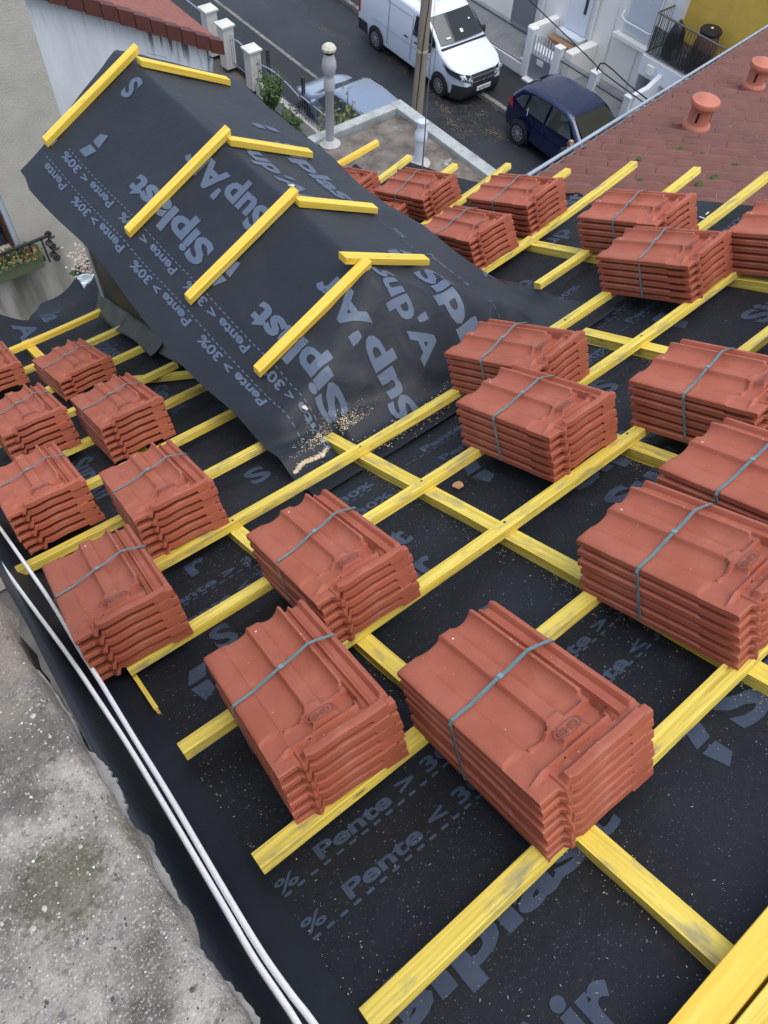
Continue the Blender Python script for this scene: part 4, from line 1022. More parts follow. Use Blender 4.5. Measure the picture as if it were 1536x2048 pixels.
for k in range(7): xx = -.20+k*.062+(.012 if k > 1 else 0)+(.012 if k > 4 else 0); g.bx(xx, xx+.012, -.050, -.045, .425, .495); g.bx(xx+.012, xx+.038, -.050, -.045, .425+.058*((k*5) % 3 > 0), .437+.058*((k*5) % 3 > 0)); g.bx(xx+.028, xx+.038, -.050, -.045, .437, .47)
g.build('plate_number', M['black'], pl)
g = MB()
for xx in (-.5, 0, .5): g.bx(xx-.02, xx+.02, 2.3, 4.8, 1.925, 1.935)
g.build('roof_rib', M['vanp'], van)
g = MB(); g.bx(-.86, .86, 1.02, 1.10, 1.245, 1.275); g.build('scuttle', M['plastic'], van)
for (x, y, z, sx_, sy_) in ((.06, 1.34, 1.50, .10, .11), (-.50, 1.26, 1.44, .16, .05), (.5, 1.55, 1.645, .05, .05)):
    g = MB(); g.box((x, y-.05, z+.005), (sx_, sy_, .004), Matrix.Rotation(.58, 3, 'X')); g.build('windscreen_sticker', M['plate'], van)
# --- generic hatchback
def hatch(name, label, loc, rot, paint, prof_, wfn, wheels, sidewin, ws, rw, roofband=None):
    car = thing(name, label, 'car', loc, rot=rot)
    shell(prof_, wfn, .11).build('body', paint, car, sm=38)
    for s_ in (-1, 1):
        for sw in sidewin:
            g = MB(); fill(g, sidepoly(sw, wfn, s_, .008)); g.build('side_window', M['glass'], car)
        for y in wheels: arch(car, wfn, y, .36, s_, M['plastic']); wheel(car, s_*(.87-.09), y, .31, s_, 9)
        g = MB()
        for yy in (1.42, 2.42): quadfn(g, *[Vector((s_*(wfn(a, b)+.004), a, b)) for a, b in ((yy, .30), (yy+.012, .30), (yy+.012, .98), (yy, .98))], 1, 5)
        g.build('door_gap', M['plastic'], car)
        g = MB(); quadfn(g, *[Vector((s_*(wfn(a, b)+.006), a, b)) for a, b in ((1.1, .56), (3.25, .58), (3.25, .61), (1.1, .59))], 8, 1); g.build('side_moulding', paint, car)
        g = MB(); g.box((s_*(wfn(2.3, .86)+.015), 2.26, .86), (.03, .15, .03)); g.box((s_*(wfn(3.1, .88)+.015), 3.12, .90), (.03, .15, .03)); g.build('door_handle', paint, car)
        g = MB(); g.box((s_*(wfn(1.3, .98)+.10), 1.38, .98), (.17, .10, .12)); g.build('mirror', paint, car, bevel=.03)
    for nm, (a, b, kk) in (('windscreen', ws), ('rear_window', rw)):
        g = MB(); up_ = Vector((0, -.02 if nm == 'windscreen' else .015, .018))
        P_ = [Vector((k*(wfn(*p)-kk), p[0], p[1]))+up_ for k, p in ((-1, a), (1, a), (1, b), (-1, b))]
        quadfn(g, *P_, 8, 4, .03, Vector((0, -.7 if nm == 'windscreen' else .7, .5))); g.build(nm, M['glass'], car, sm=60)
    return car
hp = [(.10, .20), (.0, .35), (.02, .60), (.12, .74), (.55, .88), (1.05, .98), (1.30, 1.13), (1.68, 1.36), (1.95, 1.45), (2.5, 1.485), (3.1, 1.45), (3.55, 1.37), (3.80, 1.10), (3.90, .92), (3.98, .62), (4.0, .38), (3.92, .22)]
def hw(y, z):
    w0 = .865-.20*smooth((z-.86)/.62)-.04*smooth((.45-z)/.3)
    if y < .8: w0 -= .24*((.8-y)/.8)**2
    if y > 3.1: w0 -= .17*((y-3.1)/.9)**2
    return w0
M['navy'] = mat('navy_paint', (.006, .014, .060), .22, coat=.8, var=.08, scale=3, metal=.2)
blue = hatch('blue_hatchback', 'dark blue rounded hatchback parked by the white fence, half hidden by the brown roof', (17.52, 10.25, GZ), Matrix.Rotation(math.radians(-2), 3, 'Z') @ Matrix.Scale(1.07, 3), M['navy'], hp, hw, (.78, 3.22),
    [[(1.42, 1.02), (1.76, 1.33), (2.05, 1.40), (2.36, 1.415), (2.36, .98)], [(2.44, .98), (2.44, 1.41), (2.9, 1.39), (3.12, 1.33), (3.14, .99)], [(3.20, 1.0), (3.20, 1.31), (3.42, 1.22), (3.60, 1.04)]],
    ((1.20, 1.075), (1.74, 1.375), .14), ((3.83, 1.04), (3.58, 1.33), .14))
for s_ in (-1, 1):
    g = MB(); fill(g, sidepoly([(3.62, .80), (3.86, .86), (3.80, 1.02), (3.70, 1.00)], hw, s_, .012)); g.build('tail_light', M['red'], blue)
g = MB(); g.bx(-.26, .26, 4.0, 4.015, .52, .63); g.build('number_plate', M['plate'], blue)
g = MB(); g.box((-.873, 3.02, 1.0), (.006, .02, .18)); g.build('door_sticker', M['plate'], blue)
M['silver'] = mat('silver_blue_paint', (.27, .33, .42), .25, coat=.6, metal=.4)
sil = hatch('silver_car', 'silver blue car on the near side of the street behind the railings and shrub', (13.0+.05, 18.75, GZ), Matrix.Rotation(PI, 3, 'Z'), M['silver'], hp, hw, (.78, 3.22),
    [[(1.42, 1.02), (1.76, 1.33), (2.05, 1.40), (2.36, 1.415), (2.36, .98)], [(2.44, .98), (2.44, 1.41), (2.9, 1.39), (3.12, 1.33), (3.14, .99)], [(3.20, 1.0), (3.20, 1.31), (3.42, 1.22), (3.60, 1.04)]],
    ((1.20, 1.075), (1.74, 1.375), .14), ((3.83, 1.04), (3.58, 1.33), .14))
# ------------------------------------------------------------------ near side: posts, railings, shrubs
M['postm'] = mat('cream_pillar', (.58, .56, .51), .85, col2=(.68, .67, .63), scale=3, detail=9)
mix_layer(M['postm'], (.25, .22, .15), 4, .6, .75, strength=.4)
def post(x, y, ztop, label, w_=.36, grp='cream gate pillars by the railings', z0=GZ, m=None, cap=.05):
    t = thing('gate_pillar', label, 'pillar', (x, y, z0), grp); h_ = ztop-z0
    g = MB(); g.bx(-w_/2, w_/2, -w_/2, w_/2, 0, h_-.10); g.build('shaft', m or M['postm'], t)
    g = MB(); c = w_/2+cap; z = h_-.10
    g.add([(-c, -c, z), (c, -c, z), (c, c, z), (-c, c, z), (-c, -c, z+.05), (c, -c, z+.05), (c, c, z+.05), (-c, c, z+.05), (0, 0, z+.11)], [(3, 2, 1, 0), (0, 1, 5, 4), (1, 2, 6, 5), (2, 3, 7, 6), (3, 0, 4, 7), (4, 5, 8), (5, 6, 8), (6, 7, 8), (7, 4, 8)])
    g.build('cap', m or M['postm'], t); return t
FX = 12.1
post(FX, 22.75, -10.22, 'cream gate pillar farthest up the street, partly behind the red roof')
post(FX, 21.85, -10.30, 'cream gate pillar at the corner of the red tiled roof')
post(FX, 20.42, -10.40, 'cream gate pillar standing alone at the start of the curved railings')
g = MB(); g.bx(FX-.1, FX+.1, 6.6, 20.2, GZ-.1, GZ+.28); g.bx(FX-.1, FX+.1, 23.0, 34, GZ-.1, GZ+.28); o = g.build('low_wall', M['postm']); tag(o, 'low cream wall carrying the grey railings', 'wall')
M['iron'] = mat('grey_iron', (.20, .22, .26), .5, metal=.4); M['irond'] = mat('dark_iron', (.03, .03, .035), .5)
def railing(y0, y1, ztop, zb, dipf, label, nm='railing', cat='railing', grp='grey iron railings'):
    t = thing(nm, label, cat, (FX, (y0+y1)/2, zb), grp); g = MB(); n = int(abs(y1-y0)/.115); ym = (y0+y1)/2
    for k in range(n+1):
        y = lerp(y0, y1, k/n); h_ = ztop+dipf(k/n)+.16
        g.tube([(0, y-ym, 0), (0, y-ym, h_-zb-.05)], .009, 5); g.tube([(0, y-ym, h_-zb-.06), (0, y-ym, h_-zb)], [.013, .001], 5)
    g.build('bars', M['iron'], t)
    g = MB(); g.tube([(0, lerp(y0, y1, k/16)-ym, ztop+dipf(k/16)-zb) for k in range(17)], .022, 6); g.build('top_rail', mat('pale_iron', (.40, .44, .52), .4, metal=.3), t)
    g = MB(); g.tube([(0, y0-ym, .12), (0, y1-ym, .12)], .02, 6); g.build('bottom_rail', M['iron'], t)
    return t
railing(20.15, 18.05, -10.78, GZ+.28, lambda t: .16*math.sin(PI*min(1, t*1.0))*(1-.3*t), 'arched railing panel next to the lone cream pillar')
railing(17.95, 14.2, -10.72, GZ+.28, lambda t: -.02*t, 'straight railing panel in front of the silver car')
railing(21.60, 20.65, -10.72, GZ+.1, lambda t: .14*math.sin(PI*t), 'small arched iron gate between two cream pillars', 'iron_gate', 'gate')
railing(30, 23.0, -10.55, GZ+.28, lambda t: 0, 'railing running on beyond the red tiled roof')
for y, lb in ((19.75, 'dark square iron post near the lone cream pillar'), (18.0, 'dark square iron post between the two railing panels')):
    g = MB(); g.bx(-.04, .04, -.04, .04, 0, 1.35); o = g.build('iron_post', M['irond']); o.location = (FX+.12, y, GZ); tag(o, lb, 'post')
# leafy shrubs made of many small leaves
def shrub(name, label, c, rx, ry, h_, nst, nleaf, ls, leafm, stemm, seed, cat='shrub', droop=.3):
    rd = random.Random(seed); t = thing(name, label, cat, c); st = MB(); lf = MB()
    for k in range(nst):
        a = rd.uniform(0, 6.28); q = rd.random()**.6; e = Vector((rx*q*math.cos(a), ry*q*math.sin(a), h_*rd.uniform(.55, 1)))
        m1 = e*.5+Vector((rd.gauss(0, rx*.12), rd.gauss(0, ry*.12), h_*.08)); P_ = [Vector((0, 0, 0))+e*.04, e*.25+m1*.1, m1, e*.8+m1*.1, e]
        st.tube(P_, [.012*h_, .010*h_, .008*h_, .006*h_, .003*h_], 5)
        for j in range(nleaf):
            s = rd.uniform(.30, 1.02); p = (m1*(1-abs(2*s-1)) + e*max(0, 2*s-1)) if s > .5 else m1*(2*s)
            p = p+Vector((rd.gauss(0, .07*rx), rd.gauss(0, .07*ry), rd.gauss(0, .05*h_)))
            d = Vector((rd.gauss(0, 1), rd.gauss(0, 1), rd.gauss(.2, .5))).normalized(); u_ = d.orthogonal().normalized(); l = ls*rd.uniform(.6, 1.3)
            lf.add([p, p+d*l*.5+u_*l*.3, p+d*l-Vector((0, 0, l*droop)), p+d*l*.5-u_*l*.3], [(0, 1, 2, 3)])
    st.build('stems', stemm, t); lf.build('leaves', leafm, t); return t
M['leafg'] = mat('green_leaf', (.025, .065, .018), .5, col2=(.07, .13, .03), scale=20, detail=2); M['leafy'] = mat('yellow_green_leaf', (.09, .13, .025), .5, col2=(.20, .20, .05), scale=14, detail=2)
M['stem'] = mat('stem', (.06, .045, .03), .8)
shrub('green_shrub', 'dark green shrub at the foot of the curved railings', (11.55, 18.75, GZ), .35, .55, 1.25, 26, 60, .09, M['leafg'], M['stem'], 1)
shrub('green_shrub', 'small dark shrub lower down beside the low wall', (11.5, 17.6, GZ), .3, .45, .9, 18, 50, .08, M['leafg'], M['stem'], 2)
shrub('rose_bush', 'loose yellow-green bush in front of the silver car', (11.55, 15.3, GZ), .60, 1.15, 2.15, 30, 20, .11, M['leafy'], M['stem'], 4)
# ------------------------------------------------------------------ white walled house with red roof (left), beige house
M['wallb'] = mat('bluish_white_render', (.62, .65, .69), .85, col2=(.74, .77, .80), scale=1.0, detail=9, stretch=(2.2, 2.2, .5))
mix_layer(M['wallb'], (.30, .30, .28), 1.6, .60, .78, detail=9, stretch=(3.0, 3.0, .25), strength=.4)
M['redroof'] = mat('red_roof_tile', (.20, .065, .045), .7, col2=(.30, .11, .08), scale=6, detail=7)
M['verge'] = mat('verge_tile', (.10, .032, .024), .6, var=.15, scale=5)
wh = thing('white_house', 'white rendered house with red tiled roof and dark streaks under its verge', 'house', (9.5, 18, GZ))
def W(x, y, z): return Vector((x-9.5, y-18, z-GZ))
vz = lambda x: -8.57+(9.52-x)*.555
g = MB(); g.prism([(2.0-9.5, 0), (9.42-9.5, 0), (9.42-9.5, vz(9.42)-.02-GZ), (2.0-9.5, vz(2.0)-.02-GZ)], .3, Matrix(((1, 0, 0, 0), (0, 0, 1, 0), (0, 1, 0, 0), (0, 0, 0, 1)))); g.build('wall', M['wallb'], wh)
g = MB(); g.add([W(9.42, 18.3, GZ), W(9.42, 26, GZ), W(9.42, 26, -8.6), W(9.42, 18.3, -8.6)], [(0, 1, 2, 3)]); g.build('side_wall', M['wallb'], wh)
g = MB(); nr = 22
for k in range(nr):      # courses step down towards the eave on the right
    xa = 9.72-.36*k; xb = xa-.37
    g.add([W(xa, 17.80, vz(xa)+.12), W(xa, 27, vz(xa)+.12), W(xb, 27, vz(xb)+.075), W(xb, 17.80, vz(xb)+.075), W(xa, 17.80, vz(xa)+.05), W(xa, 27, vz(xa)+.05), W(xb, 17.8, vz(xb)+.0)], [(0, 1, 2, 3), (4, 5, 1, 0), (4, 0, 3, 6)])
g.build('roof', M['redroof'], wh)
g = MB()
for k in range(nr):
    xa = 9.74-.36*k; xb = xa-.375
    g.add([W(xa, 17.78, vz(xa)+.15), W(xb, 17.78, vz(xb)+.11), W(xb, 17.78, vz(xb)-.22), W(xa, 17.78, vz(xa)-.18), W(xa, 17.98, vz(xa)+.17), W(xb, 17.98, vz(xb)+.13), W(xa, 17.80, vz(xa)-.18)], [(0, 1, 2, 3), (0, 4, 5, 1), (3, 6, 4, 0)])
g.build('verge_tiles', M['verge'], wh)
g = MB(); g.add([W(2, 17.86, vz(2)-.20), W(9.6, 17.86, vz(9.6)-.16), W(9.6, 18.02, vz(9.6)-.10), W(2, 18.02, vz(2)-.14)], [(0, 1, 2, 3)]); g.build('soffit', M['irond'], wh)
stain(M['wallb'], (.055, .050, .036), 5.0, (1.6, 1, .10), .50, .58, (-1.75, -.15, 2.10, 2.92), .25, .9, skew=.555)
stain(M['wallb'], (.12, .115, .10), 9.0, (1.6, 1, .06), .58, .66, (-7, -.15, 1.9, 2.95), .25, .3, skew=.555)
g = MB(); g.tube([W(9.46, 17.97, -8.95), W(9.40, 17.95, -9.1), W(9.38, 17.95, -9.25), W(9.38, 17.95, -11.6)], .05, 8); g.tube([W(9.75, 17.85, vz(9.75)+.02), W(9.75, 27, vz(9.75)+.02)], .055, 8); g.build('gutter', mat('pale_gutter', (.40, .45, .52), .4), wh)
M['beige'] = mat('beige_render', (.42, .395, .33), .9, col2=(.50, .47, .40), scale=3, detail=10, bump=.5, bscale=45, bdist=.01)
mix_layer(M['beige'], (.24, .22, .18), 2.0, .55, .75, detail=10, strength=.35)
bh = thing('beige_house', 'beige roughcast house wall at the upper left with a flower window', 'house', (2.64, 9, GZ))
def Bv(x, y, z): return Vector((x-2.64, y-9, z-GZ))
def BBX(x0, x1, y0, y1, z0, z1, nm, m, bev=None, par=None):
    g = MB(); a = Bv(x0, y0, z0); b = Bv(x1, y1, z1); g.bx(a.x, b.x, a.y, b.y, a.z, b.z); return g.build(nm, m, par or bh, bevel=bev)
g = MB()
for (x0, x1, z0, z1) in ((1.66, 2.64, GZ, 0), (-6, .3, GZ, 0), (.3, 1.66, GZ, -5.24), (.3, 1.66, -3.3, 0)):
    g.bx(x0-2.64, x1-2.64, 0, .35, z0-GZ, z1-GZ)
g.bx(2.29-2.64, 0, .35, 5, 0, -GZ); g.build('wall', M['beige'], bh)
wi = BBX(.3, 1.56, 9.22, 9.24, -5.24, -3.3, 'window', mat('dark_blue_glass', (.012, .02, .035), .08))
BBX(1.56, 1.60, 9.10, 9.24, -5.24, -3.3, 'frame', mat('brown_frame', (.10, .035, .02), .5), par=wi)
BBX(1.60, 1.66, 9.02, 9.12, -5.24, -3.3, 'frame', mat('pale_frame', (.42, .47, .53), .5), par=wi)
BBX(.3, 1.86, 8.90, 9.06, -5.44, -5.36, 'window_sill', mat('mossy_sill', (.10, .105, .06), .9, var=.3, scale=6))
stain(M['beige'], (.10, .092, .065), 2.2, (1.4, 1, .22), .36, .62, (-2.6, -.70, 4.3, 6.2), .3, .85)
BBX(.3, 1.95, 8.74, 8.77, -5.02, -4.99, 'window_guard', M['irond'])
for k in range(9): BBX(1.85-.16*k, 1.87-.16*k, 8.74, 8.77, -5.36, -5.0, 'guard_bar', M['irond'])
g = MB()
for a in range(7):
    c = Bv(1.97+.03*math.sin(a*2.1), 8.8, -5.02-.06*a); g.lathe([(.045, -.012), (.05, 0), (.045, .012)], c, 8, Matrix.Rotation(PI/2+a, 3, 'X'))
g.build('iron_scroll', M['irond'], bh)
pb = thing('planter_box', 'window box full of withering leaves on the beige house sill', 'planter', (1.1, 8.82, -5.36))
g = MB(); g.bx(-.8, .68, -.11, .11, 0, .17); g.build('trough', mat('green_trough', (.10, .13, .07), .6), pb, bevel=.01)
rd = random.Random(21)
for nm, m_, n in (('green_leaves', M['leafg'], 700), ('yellow_leaves', mat('withered_leaf', (.22, .15, .03), .6, col2=(.25, .08, .03), scale=12), 420)):
    lf = MB()
    for k in range(n):
        p = Vector((rd.uniform(-.8, .7), rd.uniform(-.16, .13), .17+rd.random()*.10)); d = Vector((rd.gauss(0, 1), rd.gauss(0, 1), rd.gauss(0, .6))).normalized(); u_ = d.orthogonal().normalized(); l = rd.uniform(.03, .065)
        lf.add([p, p+d*l*.5+u_*l*.35, p+d*l, p+d*l*.5-u_*l*.35], [(0, 1, 2, 3)])
    lf.build(nm, m_, pb)
# flowering plant and scrap by the dormer front
fp = shrub('flowering_plant', 'plant with glossy leaves and a white flower head beside the dormer corner', (1.12, 4.5, -2.9), .14, .10, .72, 9, 10, .12, M['leafg'], M['stem'], 6, 'plant', .4)
g = MB(); rd = random.Random(2)
for k in range(120):
    p = Vector((-.02+rd.gauss(0, .028)+.05*(k % 3 == 0), rd.gauss(0, .03), .78+rd.gauss(0, .055)-(.06 if k % 3 == 0 else 0))); g.lathe([(.001, -.009), (.009, 0), (.001, .009)], p, 5)
g.build('flower_head', mat('white_flower', (.72, .66, .56), .6, col2=(.55, .35, .28), scale=30), fp)
g = MB(); g.grid(lambda a, b: Vector((.93+a*.14, 4.05-b*.10, -1.83-.05*a-.04*b+.03*noise.noise(Vector((a*4, b*4, 2))))), [i/12 for i in range(13)], [i/12 for i in range(13)])
o = g.build('metal_scrap', mat('white_scrap', (.62, .66, .70), .4, metal=.3)); md = o.modifiers.new('s', 'SOLIDIFY'); md.thickness = .004; tag(o, 'crumpled white metal offcut lying by the flowering plant', 'scrap')
# ------------------------------------------------------------------ opposite houses
M['facade'] = mat('cream_facade', (.78, .76, .70), .85, col2=(.86, .84, .79), scale=.8, detail=9, bump=.1, bscale=12)
M['facade2'] = mat('grey_white', (.66, .69, .72), .85, var=.08, scale=1.5)
M['shut'] = mat('shutter', (.56, .62, .68), .6)
oh = thing('cream_house', 'cream white terraced house across the street with roller shutter and front steps', 'house', (21.5, 15, GZ))
def O(x0, x1, y0, y1, z0, z1, nm, m, par=None, bev=None, root=oh, rc=(21.5, 15)):
    g = MB(); g.bx(x0-rc[0], x1-rc[0], y0-rc[1], y1-rc[1], z0-GZ, z1-GZ); return g.build(nm, m, par or root, bevel=bev)
O(21.5, 22.0, 12.80, 30, GZ, -4, 'wall', M['facade'])
win = O(21.44, 21.5, 13.30, 14.42, -9.95, -7.9, 'window', M['facade2'])
g = MB()
for k in range(44): z = -9.90+k*.045; g.bx(-.085, -.06, 13.38-15, 14.34-15, z-GZ, z+.036-GZ)
g.build('roller_shutter', M['shut'], win)
O(21.25, 21.5, 13.12, 14.6, -10.16, -10.03, 'window_sill', M['facade'], par=win, bev=.02)
g = MB(); g.tube([(-.05, 14.5-15, -9.45-GZ), (-.22, 14.46-15, -9.55-GZ), (-.24, 14.3-15, -9.62-GZ), (-.24, 13.35-15, -9.62-GZ), (-.22, 13.22-15, -9.55-GZ), (-.05, 13.18-15, -9.5-GZ)], .025, 6); g.build('window_bar', mat('white_bar', (.72, .75, .80), .4), win)
dr = O(21.42, 21.5, 15.70, 16.55, -10.72, -8.5, 'door', mat('white_door', (.66, .70, .76), .5))
O(21.38, 21.42, 15.84, 15.92, -10.1, -9.3, 'door_glass', M['irond'], par=dr); O(21.38, 21.42, 15.84, 15.92, -9.2, -8.6, 'door_glass', M['irond'], par=dr)
O(21.10, 21.5, 15.62, 16.62, -10.86, -10.74, 'door_step', M['facade2'])
O(20.85, 21.12, 15.62, 16.65, -11.10, -10.92, 'front_step', mat('brown_step', (.30, .18, .09), .7, var=.2, scale=4)); O(20.2, 20.6, 15.5, 16.8, -11.35, -11.1, 'front_step', M['facade2']); O(19.8, 20.2, 15.4, 16.8, GZ, -11.35, 'front_step', M['facade2'])
O(20.3, 21.5, 15.15, 15.45, GZ, -10.70, 'stair_wall', M['facade'], bev=.03); O(20.3, 21.5, 16.85, 17.1, GZ, -10.6, 'stair_wall', M['facade'], bev=.03)
g = MB(); g.tube([(-.07, .50, 0), (-.07, .50, 7)], .055, 10); g.build('downpipe', mat('white_pipe', (.68, .71, .74), .45), oh)
g = MB(); g.tube([(-.07, 2.6, 0), (-.07, 2.6, 7)], .05, 10); g.build('downpipe', M['facade2'], oh)
O(21.40, 21.5, 17.9, 18.85, GZ+.1, -9.4, 'garage_door', mat('grey_door', (.17, .19, .21), .5)); O(21.36, 21.5, 18.85, 19.0, GZ, -9.3, 'door_frame', M['facade'])
O(20.5, 21.5, 12.80, 12.86, GZ, -10.2, 'side_wall', M['facade2'])
O(21.46, 21.52, 14.75, 14.77, -11.5, -6, 'wall_joint', M['facade2']); O(21.46, 21.505, 13.7, 13.712, -11.5, -10.2, 'wall_joint', M['facade2'])
poly('front_yard', [(19.5, 8), (21.5, 8), (21.5, 26), (19.5, 26)], mat('yard_slab', (.26, .26, .25), .8, var=.2, scale=2), GZ+.03)
# yellow house with balcony
yh = thing('yellow_house', 'yellow walled house with a cluttered balcony above a brick panel', 'house', (21.5, 15, GZ))
R_ = dict(root=yh)
O(21.5, 22.0, 2, 12.55, -9.7, -4, 'yellow_wall', mat('yellow_wall', (.62, .42, .075), .85, var=.12, scale=2), **R_)
O(21.5, 22.0, 2, 12.55, GZ, -9.7, 'lower_wall', M['facade'], **R_)
O(21.2, 22.0, 12.55, 12.80, GZ, -4, 'corner_pier', M['facade2'], **R_)
br = O(21.42, 21.5, 9.5, 12.25, GZ, -10.35, 'brick_panel', None, **R_)
M['brick'] = mat('brick', (.22, .07, .045), .8); t = M['brick'].node_tree; bt = t.nodes.new('ShaderNodeTexBrick'); tc = t.nodes.new('ShaderNodeTexCoord'); mp_ = t.nodes.new('ShaderNodeMapping'); mp_.inputs['Rotation'].default_value = (0, 0, 0)
sx_ = t.nodes.new('ShaderNodeSeparateXYZ'); cb = t.nodes.new('ShaderNodeCombineXYZ'); t.links.new(tc.outputs['Object'], sx_.inputs[0]); t.links.new(sx_.outputs['Y'], cb.inputs['X']); t.links.new(sx_.outputs['Z'], cb.inputs['Y']); t.links.new(cb.outputs[0], bt.inputs['Vector'])
bt.inputs['Scale'].default_value = 4.5; bt.inputs['Color1'].default_value = (.24, .075, .045, 1); bt.inputs['Color2'].default_value = (.17, .05, .035, 1); bt.inputs['Mortar'].default_value = (.25, .2, .17, 1); bt.inputs['Mortar Size'].default_value = .012
t.links.new(bt.outputs['Color'], t.nodes['Principled BSDF'].inputs['Base Color']); br.data.materials.append(M['brick'])
O(21.2, 21.5, 12.25, 12.55, GZ, -10.3, 'pier', M['facade'], **R_)
O(20.45, 21.5, 8.6, 12.85, -10.25, -9.72, 'balcony_slab', M['facade2'], bev=.02, **R_)
bal = MB()
for k in range(42): bal.tube([(-1.0, 12.80-15-k*.10, -9.68-GZ), (-1.0, 12.80-15-k*.10, -8.66-GZ)], .008, 4)
for k in range(10): bal.tube([(-1.0+k*.1, 12.80-15, -9.68-GZ), (-1.0+k*.1, 12.80-15, -8.66-GZ)], .008, 4)
bal.build('balcony_bars', M['irond'], yh)
bal = MB(); bal.tube([(0, 12.80-15, -8.62-GZ), (-1.0, 12.80-15, -8.62-GZ), (-1.0, 8.6-15, -8.62-GZ)], .03, 6); bal.tube([(0, 12.80-15, -9.66-GZ), (-1.0, 12.80-15, -9.66-GZ), (-1.0, 8.6-15, -9.66-GZ)], .02, 6); bal.build('balcony_rail', mat('brown_grey_rail', (.11, .10, .09), .5), yh)
M['mesh'] = mat('dark_screen', (.035, .035, .035), .8)
t = M['mesh'].node_tree; t.nodes['Principled BSDF'].inputs['Alpha'].default_value = .55
O(20.51, 20.52, 9.3, 12.78, -9.66, -8.95, 'balcony_screen', M['mesh'], **R_)
bb = thing('black_bag', 'lumpy black bag standing in the balcony corner', 'bag', (20.95, 12.30, -9.71))
g = MB(); g.lathe([(.20, 0), (.27, .15), (.26, .45), (.21, .70), (.14, .85), (.05, .92)], n=14); o = g.build('sack', mat('black_bag', (.015, .015, .017), .35), bb, sm=60)
g = MB(); g.lathe([(.03, .90), (.06, .97), (.01, 1.0)], n=8); g.build('knot', M['irond'], bb)
br_ = thing('brown_barrel', 'tall brown barrel with black lid on the balcony by the yellow wall', 'barrel', (20.98, 11.35, -9.71))
g = MB(); g.lathe([(.30, 0), (.33, .3), (.33, .7), (.28, .95), (.26, 1.02)], n=20); g.build('drum', mat('brown_drum', (.10, .055, .04), .6, var=.2, scale=6), br_, sm=60)
g = MB(); g.lathe([(.28, 1.01), (.30, 1.08), (.27, 1.13), (.1, 1.15)], n=20); g.build('lid', M['black'], br_, sm=50)
g = MB(); g.lathe([(.04, 1.15), (.03, 1.165)], n=10); g.build('knob', M['plate'], br_)
for (y, z, col, lb, nm) in ((11.85, 0, (.35, .38, .42), 'small pale grey slatted crate on the balcony floor', 'grey_crate'), (10.55, .25, (.10, .35, .50), 'blue and white slatted crate on the balcony beside the barrel', 'blue_crate')):
    c = thing(nm, lb, 'crate', (20.80, y, -9.71)); m_ = mat(nm+'_plastic', col, .5)
    g = MB(); g.bx(-.17, .17, -.22, .22, 0, .03)
    for k in range(9): g.bx(-.18, -.165, -.22+k*.05, -.195+k*.05, 0, .36+z); g.bx(.165, .18, -.22+k*.05, -.195+k*.05, 0, .36+z)
    for sgn in (-1, 1): g.bx(-.18, .18, sgn*.21, sgn*.225, 0, .34+z)
    g.build('slats', m_, c)
g = MB(); g.bx(-.02, .02, -.12, .12, -.12, .12); o = g.build('wall_lamp', M['facade'], bevel=.01); o.location = (20.43, 12.45, -10.0); tag(o, 'small pale fitting on the balcony edge under the railing', 'fitting')
# curved dividing wall
dv = MB(); dv.prism([(19.4, GZ), (21.4, GZ), (21.4, -9.75), (20.7, -9.80), (20.35, -10.02), (20.0, -10.18), (19.4, -10.22)], .14, Matrix(((1, 0, 0, 0), (0, 0, 1, 12.0), (0, 1, 0, 0), (0, 0, 0, 1)))); o = dv.build('dividing_wall', M['facade2']); tag(o, 'white dividing wall with a curved top between the two front yards', 'wall')
# pillars, gate and chain link fences of the front yard
GP = 'white gate pillars across the street'
OX = 19.4
for (y, z, lb) in ((16.12, -10.0, 'white gate pillar left of the grey street door'), (14.98, -10.08, 'white gate pillar right of the grey street door, with house number plate'), (13.50, -10.14, 'white pillar with lichened cap between two chain link panels'), (12.16, -10.22, 'last white pillar where the chain link meets the dividing wall')):
    p = post(OX, y, z, lb, .22, GP, m=M['white'], cap=.02)
g = MB(); g.bx(OX-.08, OX+.08, 16.25, 30, GZ, GZ+.42); o = g.build('plinth_wall', M['white']); tag(o, 'low white plinth left of the grey street door', 'wall')
g = MB(); g.bx(OX-.08, OX+.08, 12.05, 14.9, GZ, GZ+.42); o = g.build('plinth_wall', M['white']); tag(o, 'low white plinth right of the grey street door', 'wall')
def chain(y0, y1, zt, zb, label, dark=True):
    t = thing('mesh_fence', label, 'fence', (OX, (y0+y1)/2, zb), 'chain link panels across the street'); g = MB(); L = y1-y0; H = zt-zb; ym = (y0+y1)/2; st = .075
    n = int((L+H)/st)
    for s_ in (1, -1):
        for k in range(n+1):
            a0 = k*st-H; a1 = k*st
            p0, p1 = max(0, a0), min(L, a1)
            if p1 <= p0: continue
            z0_, z1_ = (p0-a0)/H*H, (p1-a0)/H*H
            if s_ == 1: g.tube([(0, y0+p0-ym, z0_), (0, y0+p1-ym, z1_)], .0065, 3, cap=False)
            else: g.tube([(0, y1-p0-ym, z0_), (0, y1-p1-ym, z1_)], .0065, 3, cap=False)
    g.build('chain_link', M['iron'], t)
    g = MB(); g.tube([(0, y0-ym, H-.13), (0, y1-ym, H-.13)], .018, 5); g.tube([(0, y0-ym, .02), (0, y1-ym, .02)], .012, 5); g.build('rail', M['irond'], t)
    g = MB()
    for k in range(int(L/.075)): g.tube([(0, y0+k*.075+.03-ym, H-.12), (0, y0+k*.075+.03-ym, H+.04)], [.009, .002], 4)
    g.build('spikes', M['iron'], t)
chain(12.28, 13.38, -10.42, GZ+.42, 'chain link panel between the lichened pillar and the last white pillar')
chain(13.62, 14.86, -10.36, GZ+.42, 'chain link panel just right of the grey street door')
